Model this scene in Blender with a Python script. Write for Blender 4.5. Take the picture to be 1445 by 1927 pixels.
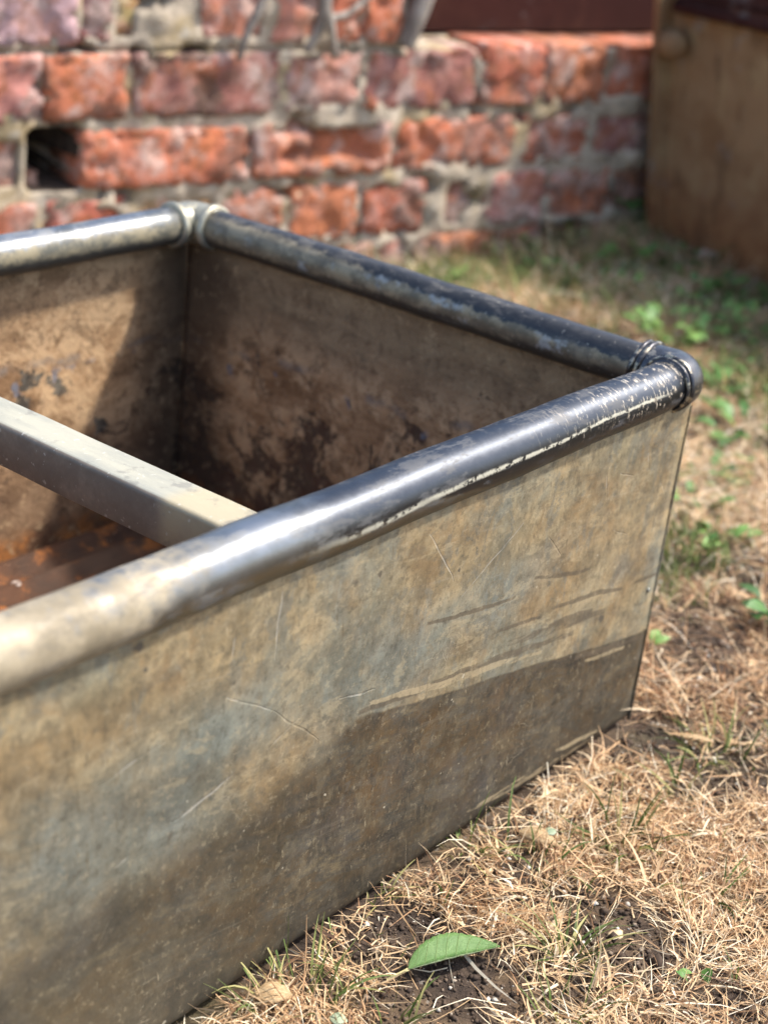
import bpy, bmesh, math, random
import numpy as np
from mathutils import Vector, Matrix, noise as mn

for o in list(bpy.data.objects):
    bpy.data.objects.remove(o)
SC = bpy.context.scene
COL = SC.collection
R = math.radians

# ------------------------------------------------------------------ camera
FPX = 3028.3
CAM = Vector((-1.0251, -.5155, .6693))
YAW, PITCH, ROLL = .924, .4218, .1035
fw = Vector((math.sin(YAW)*math.cos(PITCH), math.cos(YAW)*math.cos(PITCH), -math.sin(PITCH)))
rt0 = Vector((math.cos(YAW), -math.sin(YAW), 0)); up0 = rt0.cross(fw)
RT = rt0*math.cos(ROLL) + up0*math.sin(ROLL)
UP = -rt0*math.sin(ROLL) + up0*math.cos(ROLL)
cd = bpy.data.cameras.new('camera'); co = bpy.data.objects.new('camera', cd); COL.objects.link(co)
m3 = Matrix((RT, UP, -fw)).transposed()
co.matrix_world = Matrix.Translation(CAM) @ m3.to_4x4()
cd.sensor_fit = 'VERTICAL'; cd.sensor_height = 36; cd.sensor_width = 27
cd.lens = FPX/1927*36
cd.clip_start = .02; cd.clip_end = 500
cd.dof.use_dof = True; cd.dof.focus_distance = 1.02; cd.dof.aperture_fstop = 5.8; cd.dof.aperture_blades = 0
SC.camera = co

# ------------------------------------------------------------------ light
SUN_AZ, SUN_EL = 37, 54       # azimuth turns from +X towards -Y
sd = Vector((math.cos(R(SUN_AZ))*math.cos(R(SUN_EL)), -math.sin(R(SUN_AZ))*math.cos(R(SUN_EL)), math.sin(R(SUN_EL))))
W = bpy.data.worlds.new('World'); SC.world = W; W.use_nodes = True
wn = W.node_tree.nodes; wl = W.node_tree.links
sky = wn.new('ShaderNodeTexSky'); sky.sky_type = 'NISHITA'; sky.sun_disc = False
sky.sun_elevation = R(SUN_EL); sky.sun_rotation = math.atan2(sd.x, sd.y)
sky.air_density = 1.0; sky.dust_density = 2.5
bg = [n for n in wn if n.type == 'BACKGROUND'][0]
bg.inputs['Strength'].default_value = .15
wl.new(sky.outputs[0], bg.inputs['Color'])
sl = bpy.data.lights.new('sun', 'SUN'); sl.energy = 3.0; sl.angle = R(3.2); sl.color = (1, .95, .88)
so = bpy.data.objects.new('sun', sl); COL.objects.link(so)
so.rotation_euler = (-sd).to_track_quat('-Z', 'Y').to_euler(); so.location = sd*8
SC.view_settings.view_transform = 'Standard'; SC.view_settings.look = 'None'
SC.view_settings.exposure = 1.2; SC.view_settings.gamma = 1
SC.view_settings.use_curve_mapping = False
SC.render.engine = 'CYCLES'
SC.cycles.max_bounces = 8; SC.cycles.diffuse_bounces = 4; SC.cycles.glossy_bounces = 4
SC.cycles.use_denoising = True

# ------------------------------------------------------------------ helpers
rng = random.Random(7)
NR = np.random.default_rng(11)

def ray(px, py): return (px-722.5)/FPX*RT - (py-963.5)/FPX*UP + fw
def at(px, py, z=0.0):                                  # where the photo's pixel meets the lawn
    d = ray(px, py); t = (z-CAM.z)/d.z
    return CAM + d*t

def tag(o, label=None, cat=None, group=None, kind=None):
    if label: o['label'] = label
    if cat: o['category'] = cat
    if group: o['group'] = group
    if kind: o['kind'] = kind
    return o
def empty(name, loc=(0, 0, 0)):
    o = bpy.data.objects.new(name, None); COL.objects.link(o); o.location = loc; o.empty_display_size = .05
    return o
def link(name, me, mat=None, parent=None, smooth=True):
    o = bpy.data.objects.new(name, me); COL.objects.link(o)
    if mat: me.materials.append(mat)
    if parent: o.parent = parent
    if smooth: me.polygons.foreach_set('use_smooth', [True]*len(me.polygons))
    return o
def mesh_pd(name, v, f):
    me = bpy.data.meshes.new(name); me.from_pydata([tuple(p) for p in v], [], f); me.update(); return me
def mesh_np(name, V, Q):                                # numpy quads
    me = bpy.data.meshes.new(name)
    me.vertices.add(len(V)); me.vertices.foreach_set('co', V.astype(np.float32).ravel())
    me.loops.add(Q.size); me.loops.foreach_set('vertex_index', Q.astype(np.int32).ravel())
    k = Q.shape[1]
    me.polygons.add(len(Q)); me.polygons.foreach_set('loop_start', np.arange(0, Q.size, k, dtype=np.int32))
    me.update(calc_edges=True); return me
def bm_obj(name, bm, mat, parent=None, smooth=True):
    bmesh.ops.recalc_face_normals(bm, faces=bm.faces)
    me = bpy.data.meshes.new(name); bm.to_mesh(me); bm.free()
    return link(name, me, mat, parent, smooth)
def autosmooth(o, ang=40):
    me = o.data
    me.polygons.foreach_set('use_smooth', [True]*len(me.polygons))
    bm = bmesh.new(); bm.from_mesh(me)
    for e in bm.edges:
        e.smooth = not (len(e.link_faces) == 2 and e.calc_face_angle(0) > R(ang))
    bm.to_mesh(me); bm.free()

_H = NR.random((256, 256))
def vn(x, y):                                           # value noise 0..1
    xi = np.floor(x).astype(int); yi = np.floor(y).astype(int); fx = x-xi; fy = y-yi
    fx = fx*fx*(3-2*fx); fy = fy*fy*(3-2*fy)
    a = _H[xi & 255, yi & 255]; b = _H[(xi+1) & 255, yi & 255]; c = _H[xi & 255, (yi+1) & 255]; d = _H[(xi+1) & 255, (yi+1) & 255]
    return (a*(1-fx)+b*fx)*(1-fy) + (c*(1-fx)+d*fx)*fy
def fbm(x, y, o=3):
    s = 0; w = .5; t = 0
    for k in range(o):
        s = s + w*vn(x*2**k+17*k, y*2**k+31*k); t += w; w *= .5
    return s/t

# ------------------------------------------------------------------ node helper
class Mat:
    def __init__(s, name, coord='Object'):
        s.m = bpy.data.materials.new(name); s.m.use_nodes = True
        s.t = s.m.node_tree; s.b = s.t.nodes['Principled BSDF']
        s.tc = s.t.nodes.new('ShaderNodeTexCoord'); s.P = s.tc.outputs[coord]
        s.b.inputs['Specular IOR Level'].default_value = .4
    def n(s, typ, **k):
        x = s.t.nodes.new(typ)
        for a, v in k.items(): setattr(x, a, v)
        return x
    def put(s, sock, v):
        if isinstance(v, bpy.types.NodeSocket): s.t.links.new(v, sock)
        elif isinstance(v, (tuple, list)) and len(v) == 3 and sock.type == 'RGBA': sock.default_value = (*v, 1)
        else: sock.default_value = v
    def math(s, op, a, b=0.0, c=None, clamp=False):
        x = s.n('ShaderNodeMath', operation=op, use_clamp=clamp); s.put(x.inputs[0], a); s.put(x.inputs[1], b)
        if c is not None: s.put(x.inputs[2], c)
        return x.outputs[0]
    def add(s, a, b): return s.math('ADD', a, b)
    def mul(s, a, b): return s.math('MULTIPLY', a, b)
    def sub(s, a, b): return s.math('SUBTRACT', a, b)
    def inv(s, a): return s.math('SUBTRACT', 1.0, a)
    def step(s, x, a, b, lo=0.0, hi=1.0):               # smoothstep a..b -> lo..hi
        r = s.n('ShaderNodeMapRange', interpolation_type='SMOOTHSTEP')
        s.put(r.inputs[0], x); s.put(r.inputs[1], a); s.put(r.inputs[2], b); s.put(r.inputs[3], lo); s.put(r.inputs[4], hi)
        return r.outputs[0]
    def sep(s, v):
        x = s.n('ShaderNodeSeparateXYZ'); s.put(x.inputs[0], v); return x.outputs
    def comb(s, x, y, z):
        c = s.n('ShaderNodeCombineXYZ'); [s.put(c.inputs[i], v) for i, v in enumerate((x, y, z))]; return c.outputs[0]
    def vm(s, op, a, b):
        x = s.n('ShaderNodeVectorMath', operation=op); s.put(x.inputs[0], a); s.put(x.inputs[1], b)
        return x.outputs['Value'] if op in ('DOT_PRODUCT', 'LENGTH', 'DISTANCE') else x.outputs[0]
    def scl(s, v, sc): return s.vm('MULTIPLY', v, sc)
    def noise(s, scale, detail=4, rough=.6, dist=0.0, vec=None, off=None):
        v = vec if vec is not None else s.P
        if off is not None: v = s.vm('ADD', v, off)
        x = s.n('ShaderNodeTexNoise'); s.put(x.inputs['Vector'], v)
        x.inputs['Scale'].default_value = scale; x.inputs['Detail'].default_value = detail
        x.inputs['Roughness'].default_value = rough; x.inputs['Distortion'].default_value = dist
        return x.outputs[0]
    def nz(s, scale, lo, hi, **k): return s.step(s.noise(scale, **k), lo, hi)
    def mix(s, f, a, b):
        x = s.n('ShaderNodeMix', data_type='RGBA'); s.put(x.inputs[0], f); s.put(x.inputs[6], a); s.put(x.inputs[7], b)
        return x.outputs[2]
    def fmix(s, f, a, b):
        x = s.n('ShaderNodeMix', data_type='FLOAT'); s.put(x.inputs[0], f); s.put(x.inputs[2], a); s.put(x.inputs[3], b)
        return x.outputs[0]
    def ramp(s, f, stops, mode='LINEAR'):
        x = s.n('ShaderNodeValToRGB'); s.put(x.inputs[0], f); cr = x.color_ramp; cr.interpolation = mode
        while len(cr.elements) < len(stops): cr.elements.new(.5)
        for e, (p, c) in zip(cr.elements, stops):
            e.position = p; e.color = (*c, 1) if isinstance(c, tuple) else (c, c, c, 1)
        return x.outputs[0]
    def seg(s, uv, a, b, w, soft=.0004, taper=.25):                # mask of a straight mark from a to b in the (u, v, 0) plane
        dx, dy = b[0]-a[0], b[1]-a[1]; L = math.hypot(dx, dy)
        q = s.vm('SUBTRACT', uv, (a[0], a[1], 0.0))
        t = s.vm('DOT_PRODUCT', q, (dx/L/L, dy/L/L, 0.0)); p = s.math('ABSOLUTE', s.vm('DOT_PRODUCT', q, (-dy/L, dx/L, 0.0)))
        tt = s.math('ABSOLUTE', s.sub(t, .5))
        ww = s.mul(s.step(tt, .15, .5, 1.0, taper), w)     # tapers to the ends
        return s.mul(s.step(s.sub(p, ww), 0.0, soft, 1.0, 0.0), s.step(tt, .48, .5, 1.0, 0.0))
    def bump(s, h, dist, strength=1.0, prev=None):
        x = s.n('ShaderNodeBump'); s.put(x.inputs['Height'], h); x.inputs['Distance'].default_value = dist
        x.inputs['Strength'].default_value = strength
        if prev is not None: s.put(x.inputs['Normal'], prev)
        return x.outputs[0]
    def done(s, col, rough=.6, metal=0.0, normal=None):
        s.put(s.b.inputs['Base Color'], col); s.put(s.b.inputs['Roughness'], rough); s.put(s.b.inputs['Metallic'], metal)
        if normal is not None: s.put(s.b.inputs['Normal'], normal)
        return s.m

# ------------------------------------------------------------------ materials of the trough
def mat_front():
    m = Mat('patinated_zinc_outside'); X, Y, Z = m.sep(m.P)
    wob = m.noise(14, 5, .65)
    wb = m.mul(m.sub(wob, .5), .012)
    uv = m.comb(m.add(X, m.mul(m.sub(m.noise(9, 3, .6, off=(3, 1, 2)), .5), .008)), m.add(Z, wb), 0.0)
    streak = m.scl(m.P, (60.0, 60.0, 14.0)); diag = m.comb(m.mul(m.add(X, m.mul(Z, -.5)), 7.0), 0.0, m.mul(m.add(Z, m.mul(X, .25)), 22.0))
    c = m.mix(m.nz(7, .38, .62, detail=8, rough=.7, dist=.5), (.43, .31, .165), (.29, .235, .14))
    c = m.mix(m.mul(m.nz(13, .46, .6, detail=8, rough=.75, dist=.6, off=(5, 2, 9)), .75), c, (.27, .165, .075))
    c = m.mix(m.mul(m.nz(6.5, .45, .58, detail=7, rough=.68, dist=.6, off=(1, 7, 3)), .7), c, (.18, .185, .145))
    lf = m.mul(m.step(m.add(X, m.mul(m.sub(wob, .5), .1)), -.26, -.46), m.step(m.add(Z, m.mul(m.sub(m.noise(8, 6, .7, off=(3, 3, 3)), .5), .09)), .262, .18))
    c = m.mix(m.mul(lf, .85), c, m.ramp(m.noise(9, 8, .7, dist=.4, off=(2, 2, 2)), [(.34, (.11, .112, .095)), (.46, (.165, .162, .125)), (.54, (.25, .175, .09)), (.66, (.18, .18, .155))]))
    bl = m.nz(1, .54, .66, detail=5, rough=.65, vec=m.scl(m.P, (9, 9, 9)), off=(12, 3, 6)); c = m.mix(m.mul(bl, .5), c, (.19, .21, .2))
    def cloud(cx, cz, rx, rz, off):
        q = m.vm('LENGTH', m.scl(m.comb(m.sub(X, cx), 0.0, m.sub(Z, cz)), (1/rx, 0.0, 1/rz)), (0.0, 0.0, 0.0))
        return m.step(m.add(q, m.mul(m.sub(m.noise(13, 6, .68, off=off), .5), 2.6)), .2, 1.7, 1.0, 0.0)
    for q_ in ((-.34, .185, .07, .028, (1, 1, 1)), (-.56, .165, .07, .03, (2, 5, 1)), (-.2, .2, .07, .018, (7, 5, 1)), (-.47, .2, .04, .018, (4, 4, 4))):
        c = m.mix(m.mul(cloud(*q_), .72), c, (.165, .185, .165))
    for q_ in ((-.6, .235, .08, .02, (3, 3, 1)), (-.42, .15, .05, .02, (5, 5, 1)), (-.12, .2, .06, .04, (8, 2, 1))):
        c = m.mix(m.mul(cloud(*q_), .5), c, (.33, .2, .085))
    dm_ = m.fmix(lf, 1.0, .35)
    # daubs and vertical smears with crisp edges
    for k, (lo, hi, col, am) in enumerate([(.53, .57, (.2, .15, .085), .5), (.55, .585, (.38, .3, .185), .35), (.545, .58, (.15, .155, .135), .5)]):
        c = m.mix(m.mul(m.nz(1, lo, hi, detail=6, rough=.72, dist=.4, vec=m.scl(m.P, (40, 40, 24)), off=(9*k, 3, 1+k)), m.mul(dm_, am)), c, col)
    c = m.mix(m.mul(m.nz(1, .5, .68, detail=5, rough=.7, vec=streak), .2), c, (.19, .14, .08))
    c = m.mix(m.mul(m.nz(1, .55, .62, detail=6, rough=.75, dist=.3, vec=m.scl(m.P, (120, 120, 60)), off=(4, 4, 8)), .3), c, (.12, .1, .065))
    # old waterline: everything below is darker and mottled
    r = m.n('ShaderNodeMapRange'); m.put(r.inputs[0], X); [m.put(r.inputs[i], v) for i, v in ((1, -.7), (2, 0.0), (3, 0.0), (4, 1.0))]
    line = m.ramp(r.outputs[0], [(0, .105), (.104, .114), (.286, .128), (.371, .134), (.49, .1545), (.981, .088)])
    lw = m.step(X, -.34, -.42, .0022, .035)
    d = m.sub(m.sub(line, Z), m.mul(wb, m.step(X, -.3, -.4, .55, 3.0)))
    low = m.step(m.math('DIVIDE', d, lw), -.5, .5)
    low = m.mul(low, m.step(m.noise(26, 5, .72, vec=m.scl(m.P, (.6, 1, 1.6)), off=(4, 4, 1)), .18, .42, .4, 1.0))
    mott = m.noise(1, 8, .72, dist=.4, vec=m.scl(diag, (1.6, 1, 1.6)), off=(3, 0, 5))
    dk = m.ramp(mott, [(.36, (.03, .027, .023)), (.44, (.065, .052, .036)), (.5, (.12, .085, .048)), (.55, (.078, .073, .06)), (.62, (.21, .165, .1))])
    dk = m.mix(m.mul(m.nz(17, .5, .6, detail=8, rough=.75, off=(8, 1, 1)), .6), dk, (.135, .078, .033))
    dk = m.mix(m.mul(m.nz(9, .48, .62, detail=7, rough=.7, off=(2, 9, 4)), .65), dk, (.085, .08, .078))
    dk = m.mix(m.mul(m.nz(1, .54, .6, detail=6, rough=.75, dist=.3, vec=m.scl(m.P, (70, 70, 42)), off=(1, 14, 8)), .55), dk, (.19, .155, .1))
    dk = m.mix(m.mul(m.nz(1, .54, .6, detail=6, rough=.75, dist=.3, vec=m.scl(m.P, (60, 60, 40)), off=(6, 4, 2)), .6), dk, (.03, .028, .025))
    dk = m.mix(m.mul(m.step(m.add(Z, m.mul(m.sub(wob, .5), .05)), .05, .0), .65), dk, (.03, .03, .028))
    c = m.mix(m.mul(low, .93), c, dk)
    c = m.mix(m.mul(m.inv(low), .2), c, (.15, .175, .15))
    pt = m.noise(1, 7, .72, dist=.5, vec=m.scl(m.P, (17, 17, 26)), off=(21, 3, 4))
    h3 = m.n('ShaderNodeHueSaturation'); m.put(h3.inputs['Color'], c); m.put(h3.inputs['Value'], m.mul(m.step(pt, .34, .64, .74, 1.14), m.fmix(low, .93, .62))); m.put(h3.inputs['Saturation'], 1.08); c = h3.outputs[0]
    c = m.mix(m.mul(m.nz(1, .545, .57, detail=7, rough=.75, dist=.6, vec=m.scl(m.P, (15, 15, 30)), off=(5, 17, 2)), .28), c, (.115, .105, .08))
    c = m.mix(m.mul(m.nz(1, .555, .58, detail=7, rough=.75, dist=.6, vec=m.scl(m.P, (13, 13, 30)), off=(15, 7, 2)), m.mul(m.inv(low), .3)), c, (.42, .34, .2))
    c = m.mix(m.mul(m.mul(m.step(X, -.36, -.56), m.step(m.add(Z, m.mul(m.sub(wob, .5), .1)), .2, .07)), .5), c, m.mix(m.nz(12, .4, .6, detail=7, rough=.72, off=(6, 6, 6)), (.07, .066, .05), (.12, .1, .062)))
    hz = m.noise(1, 6, .72, vec=m.scl(m.comb(m.add(X, 0.0), 0.0, m.add(Z, m.mul(X, .14))), (9, 1, 170)), off=(3, 1, 9))
    c = m.mix(m.mul(m.step(hz, .56, .66), .3), c, (.09, .08, .06)); c = m.mix(m.mul(m.mul(m.step(hz, .42, .33), .22), m.fmix(low, 1.0, .5)), c, (.36, .32, .23))
    # darker brush strokes above the waterline, pale ones in it
    brk = m.nz(40, .36, .46, detail=5, rough=.72, vec=m.scl(m.P, (.35, 1, 2.4)), off=(6, 1, 1))
    st = None
    for a, b, w in [((-.152, .1601), (-.05, .142), .0017), ((-.202, .149), (-.071, .1292), .003), ((-.15, .1455), (-.09, .136), .002), ((-.285, .1524), (-.111, .1255), .0024), ((-.36, .159), (-.27, .148), .0022),
                    ((-.105, .1014), (-.0, .0815), .0022), ((-.034, .1405), (.0, .1375), .0014), ((-.181, .1917), (-.103, .1747), .0013), ((-.3, .2), (-.2, .185), .0011), ((-.25, .17), (-.16, .156), .0012)]:
        q = m.seg(uv, a, b, w, .0008, .6); st = q if st is None else m.math('MAXIMUM', st, q)
    c = m.mix(m.mul(m.mul(st, brk), .78), c, (.1, .078, .052))
    st = None
    for a, b, w in [((-.221, .0215), (-.024, .003), .0028), ((-.11, .0225), (-.046, .0125), .0016), ((-.35, .1615), (-.15, .1245), .0022), ((-.09, .0935), (-.03, .0825), .0013)]:
        q = m.seg(uv, a, b, w, .0008, .5); st = q if st is None else m.math('MAXIMUM', st, q)
    c = m.mix(m.mul(m.mul(st, brk), .7), c, (.36, .29, .175))
    tk = m.noise(1, 5, .7, vec=m.scl(m.comb(m.add(X, m.mul(Z, .12)), 0.0, Z), (330, 1, 52)), off=(1, 0, 3))
    zone = m.nz(7, .45, .6, detail=4, off=(2, 2, 8))
    c = m.mix(m.mul(m.mul(m.step(tk, .58, .62), zone), .75), c, (.11, .085, .05))
    c = m.mix(m.mul(m.mul(m.step(tk, .37, .33), m.nz(8, .42, .56, detail=4, off=(9, 2, 8))), .5), c, (.48, .4, .26))
    gr = m.noise(1, 8, .8, vec=m.scl(m.P, (130, 130, 130)), off=(5, 1, 3))
    c = m.mix(m.mul(m.step(gr, .54, .59), .42), c, (.06, .05, .035))
    c = m.mix(m.mul(m.step(gr, .44, .39), m.fmix(low, .36, .25)), c, (.4, .33, .21))
    mid = m.noise(1, 7, .75, vec=m.scl(m.P, (75, 75, 75)), off=(2, 12, 3))
    hs = m.n('ShaderNodeHueSaturation'); m.put(hs.inputs['Color'], c); m.put(hs.inputs['Value'], m.step(mid, .3, .7, .82, 1.2)); c = hs.outputs[0]
    # scratches
    sc_ = None
    uv2 = m.comb(m.add(X, m.mul(m.sub(m.noise(34, 2, .5), .5), .006)), m.add(Z, m.mul(m.sub(m.noise(26, 2, .5, off=(1, 1, 1)), .5), .008)), 0.0)
    marks = [((-.311, .2666), (-.277, .2231), .0003), ((-.44, .2277), (-.44, .2705), .0004), ((-.476, .2414), (-.474, .2598), .0003), ((-.479, .2194), (-.439, .1952), .0003), ((-.439, .1952), (-.396, .1555), .0004),
             ((-.514, .1543), (-.466, .1648), .0007), ((-.553, .1468), (-.542, .1497), .0009), ((-.441, .1694), (-.411, .1815), .0004), ((-.265, .207), (-.205, .243), .0002), ((-.105, .25), (-.098, .225), .0003), ((-.05, .25), (-.043, .235), .0003),
             ((-.59, .2), (-.52, .21), .0003), ((-.17, .22), (-.15, .2), .0003), ((-.08, .2), (-.06, .19), .0002), ((-.02, .22), (-.008, .2), .0003), ((-.085, .245), (-.065, .238), .0003), ((-.38, .178), (-.345, .172), .0005)]
    for a, b, w in marks:
        q = m.seg(uv2, a, b, w, .0004); sc_ = q if sc_ is None else m.math('MAXIMUM', sc_, q)
    c = m.mix(m.mul(m.mul(sc_, m.nz(60, .45, .6, detail=3)), .38), c, (.55, .52, .45))
    vs = m.n('ShaderNodeTexVoronoi', feature='DISTANCE_TO_EDGE'); m.put(vs.inputs['Vector'], m.scl(m.vm('ADD', m.P, m.scl(m.comb(wob, wob, wob), (.08, .08, .08))), (11, 11, 7)))
    hair = m.mul(m.step(vs.outputs[0], .0, .012, 1.0, 0.0), m.nz(16, .56, .66, off=(7, 7, 7)))
    c = m.mix(m.mul(hair, .45), c, (.5, .43, .3))
    chips = m.mul(m.nz(75, .66, .70, detail=3, rough=.5), m.nz(10, .54, .64, off=(3, 3, 0)))
    c = m.mix(chips, c, (.09, .075, .055))
    pale = m.nz(95, .755, .775, detail=2, rough=.5, off=(4, 8, 2)); c = m.mix(m.mul(pale, .7), c, (.5, .45, .34))
    fine = m.noise(420, 3, .6)
    c = m.mix(m.mul(fine, .16), c, (.08, .07, .05))
    h = m.add(m.mul(m.noise(60, 6, .65), .6), m.add(m.mul(fine, .25), m.mul(sc_, -.5)))
    nrm = m.bump(h, .0009, .6)
    m.b.inputs['Specular IOR Level'].default_value = .35
    return m.done(c, m.step(m.noise(18, 5, .6), .3, .7, .46, .7), .06, nrm)

def mat_inside():
    m = Mat('silted_zinc_inside'); X, Y, Z = m.sep(m.P)
    # height of the top band, wavy
    zz = m.add(Z, m.mul(m.sub(m.noise(7, 4, .6), .5), .06))
    lay = m.scl(m.P, (9.0, 9.0, 34.0))
    c = m.mix(m.nz(1, .36, .64, detail=7, rough=.68, vec=lay), (.54, .33, .165), (.24, .13, .057))
    c = m.mix(m.nz(26, .47, .57, detail=9, rough=.78, dist=.4, off=(1, 3, 5)), c, (.64, .42, .225))
    c = m.mix(m.mul(m.nz(34, .54, .6, detail=9, rough=.8, dist=.4, off=(9, 3, 5)), .6), c, (.085, .047, .022))
    end_side = m.step(X, -.02, -.006)
    # bare dark patches where silt has flaked off (mostly low on the end sheet)
    fl = m.noise(19, 8, .72, dist=.5, off=(9, 2, 4))
    thr = m.add(m.step(Z, .05, .24, .47, .66), m.mul(m.inv(end_side), .09))
    fm = m.step(m.sub(fl, thr), -.02, .03)
    c = m.mix(m.mul(fm, .88), c, m.mix(m.nz(30, .4, .6), (.07, .028, .018), (.05, .033, .022)))
    low_dark = m.mul(m.step(m.add(Z, m.mul(m.sub(m.noise(11, 6, .7, off=(4, 4, 4)), .5), .09)), .15, .07), m.inv(end_side))  # darker brown towards the foot of the rear sheet
    c = m.mix(m.mul(low_dark, .8), c, m.mix(m.nz(30, .4, .6, detail=7, rough=.75), (.13, .075, .04), (.23, .14, .08)))
    # a smoother grey brown band at the top
    top = m.step(zz, .185, .24)
    tb = m.mix(m.nz(1, .35, .65, detail=5, rough=.65, vec=m.scl(m.P, (14, 14, 60)), off=(2, 5, 0)), (.165, .11, .06), (.27, .19, .105))
    c = m.mix(m.mul(top, m.step(X, -.03, -.004, .4, .75)), c, tb)
    # tide lines
    tl = m.mul(m.step(m.math('ABSOLUTE', m.sub(zz, .193)), .0, .007, 1.0, 0.0), m.nz(25, .42, .6, off=(1, 0, 4)))
    c = m.mix(m.mul(tl, .7), c, (.23, .2, .17))
    bl = m.mul(m.step(m.math('ABSOLUTE', m.sub(zz, .175)), .004, .016, 1.0, 0.0), m.nz(34, .6, .66, detail=4, rough=.6, off=(2, 7, 4)))
    c = m.mix(m.mul(bl, .8), c, (.17, .2, .25))
    # grime running down the corner seam
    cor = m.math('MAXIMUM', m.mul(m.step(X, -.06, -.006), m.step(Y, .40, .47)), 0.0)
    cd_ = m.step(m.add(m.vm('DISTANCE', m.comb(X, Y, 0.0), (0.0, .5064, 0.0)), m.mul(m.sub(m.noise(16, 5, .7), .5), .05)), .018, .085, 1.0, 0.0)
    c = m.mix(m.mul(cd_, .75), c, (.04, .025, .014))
    # the black blotch on the rear sheet
    bm_ = None
    for px, pz, r_ in [(-.183, .178, .014), (-.148, .163, .011), (-.162, .171, .006), (-.083, .181, .006), (-.1, .12, .007), (-.19, .16, .01)]:
        q = m.step(m.add(m.vm('DISTANCE', m.comb(X, m.math('MINIMUM', Y, .506), Z), (px, .506, pz)), m.mul(m.sub(m.noise(48, 6, .75), .5), .045)), r_-.003, r_-.001, 1.0, 0.0)
        bm_ = q if bm_ is None else m.math('MAXIMUM', bm_, q)
    c = m.mix(m.mul(bm_, .9), c, m.mix(m.nz(110, .42, .6), (.045, .045, .038), (.13, .125, .1)))
    # rust at the foot
    rs = m.mul(m.step(m.add(Z, m.mul(m.sub(m.noise(18, 5, .7), .5), .06)), .055, .018), m.step(Y, .33, .38))
    c = m.mix(m.mul(rs, .85), c, m.mix(m.nz(26, .42, .62, detail=6, rough=.7), (.1, .038, .014), (.42, .14, .02)))
    gr = m.noise(85, 9, .8, dist=.3, off=(4, 4, 4))
    c = m.mix(m.mul(m.step(gr, .54, .6), .5), c, (.1, .055, .027))
    c = m.mix(m.mul(m.step(gr, .44, .38), .5), c, (.58, .4, .22))
    fine = m.noise(300, 4, .7)
    c = m.mix(m.mul(fine, .22), c, (.06, .035, .02))
    h = m.add(m.noise(45, 8, .74), m.add(m.mul(fine, .3), m.mul(fm, -.35)))
    return m.done(c, .82, 0.0, m.bump(h, .003, .9))

def mat_floor():
    m = Mat('rusted_floor')
    c = m.mix(m.nz(16, .4, .62, detail=7, rough=.72), (.085, .036, .016), (.05, .026, .015))
    c = m.mix(m.mul(m.nz(28, .5, .64, detail=6, rough=.7, off=(2, 2, 2)), .85), c, (.42, .14, .025))
    c = m.mix(m.mul(m.nz(60, .55, .7, detail=5, rough=.7, off=(5, 2, 2)), .7), c, (.06, .035, .022))
    c = m.mix(m.mul(m.nz(7, .5, .68, off=(1, 6, 2)), .6), c, (.12, .075, .045))
    return m.done(c, .85, 0.0, m.bump(m.noise(70, 8, .75), .0025, .9))

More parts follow.
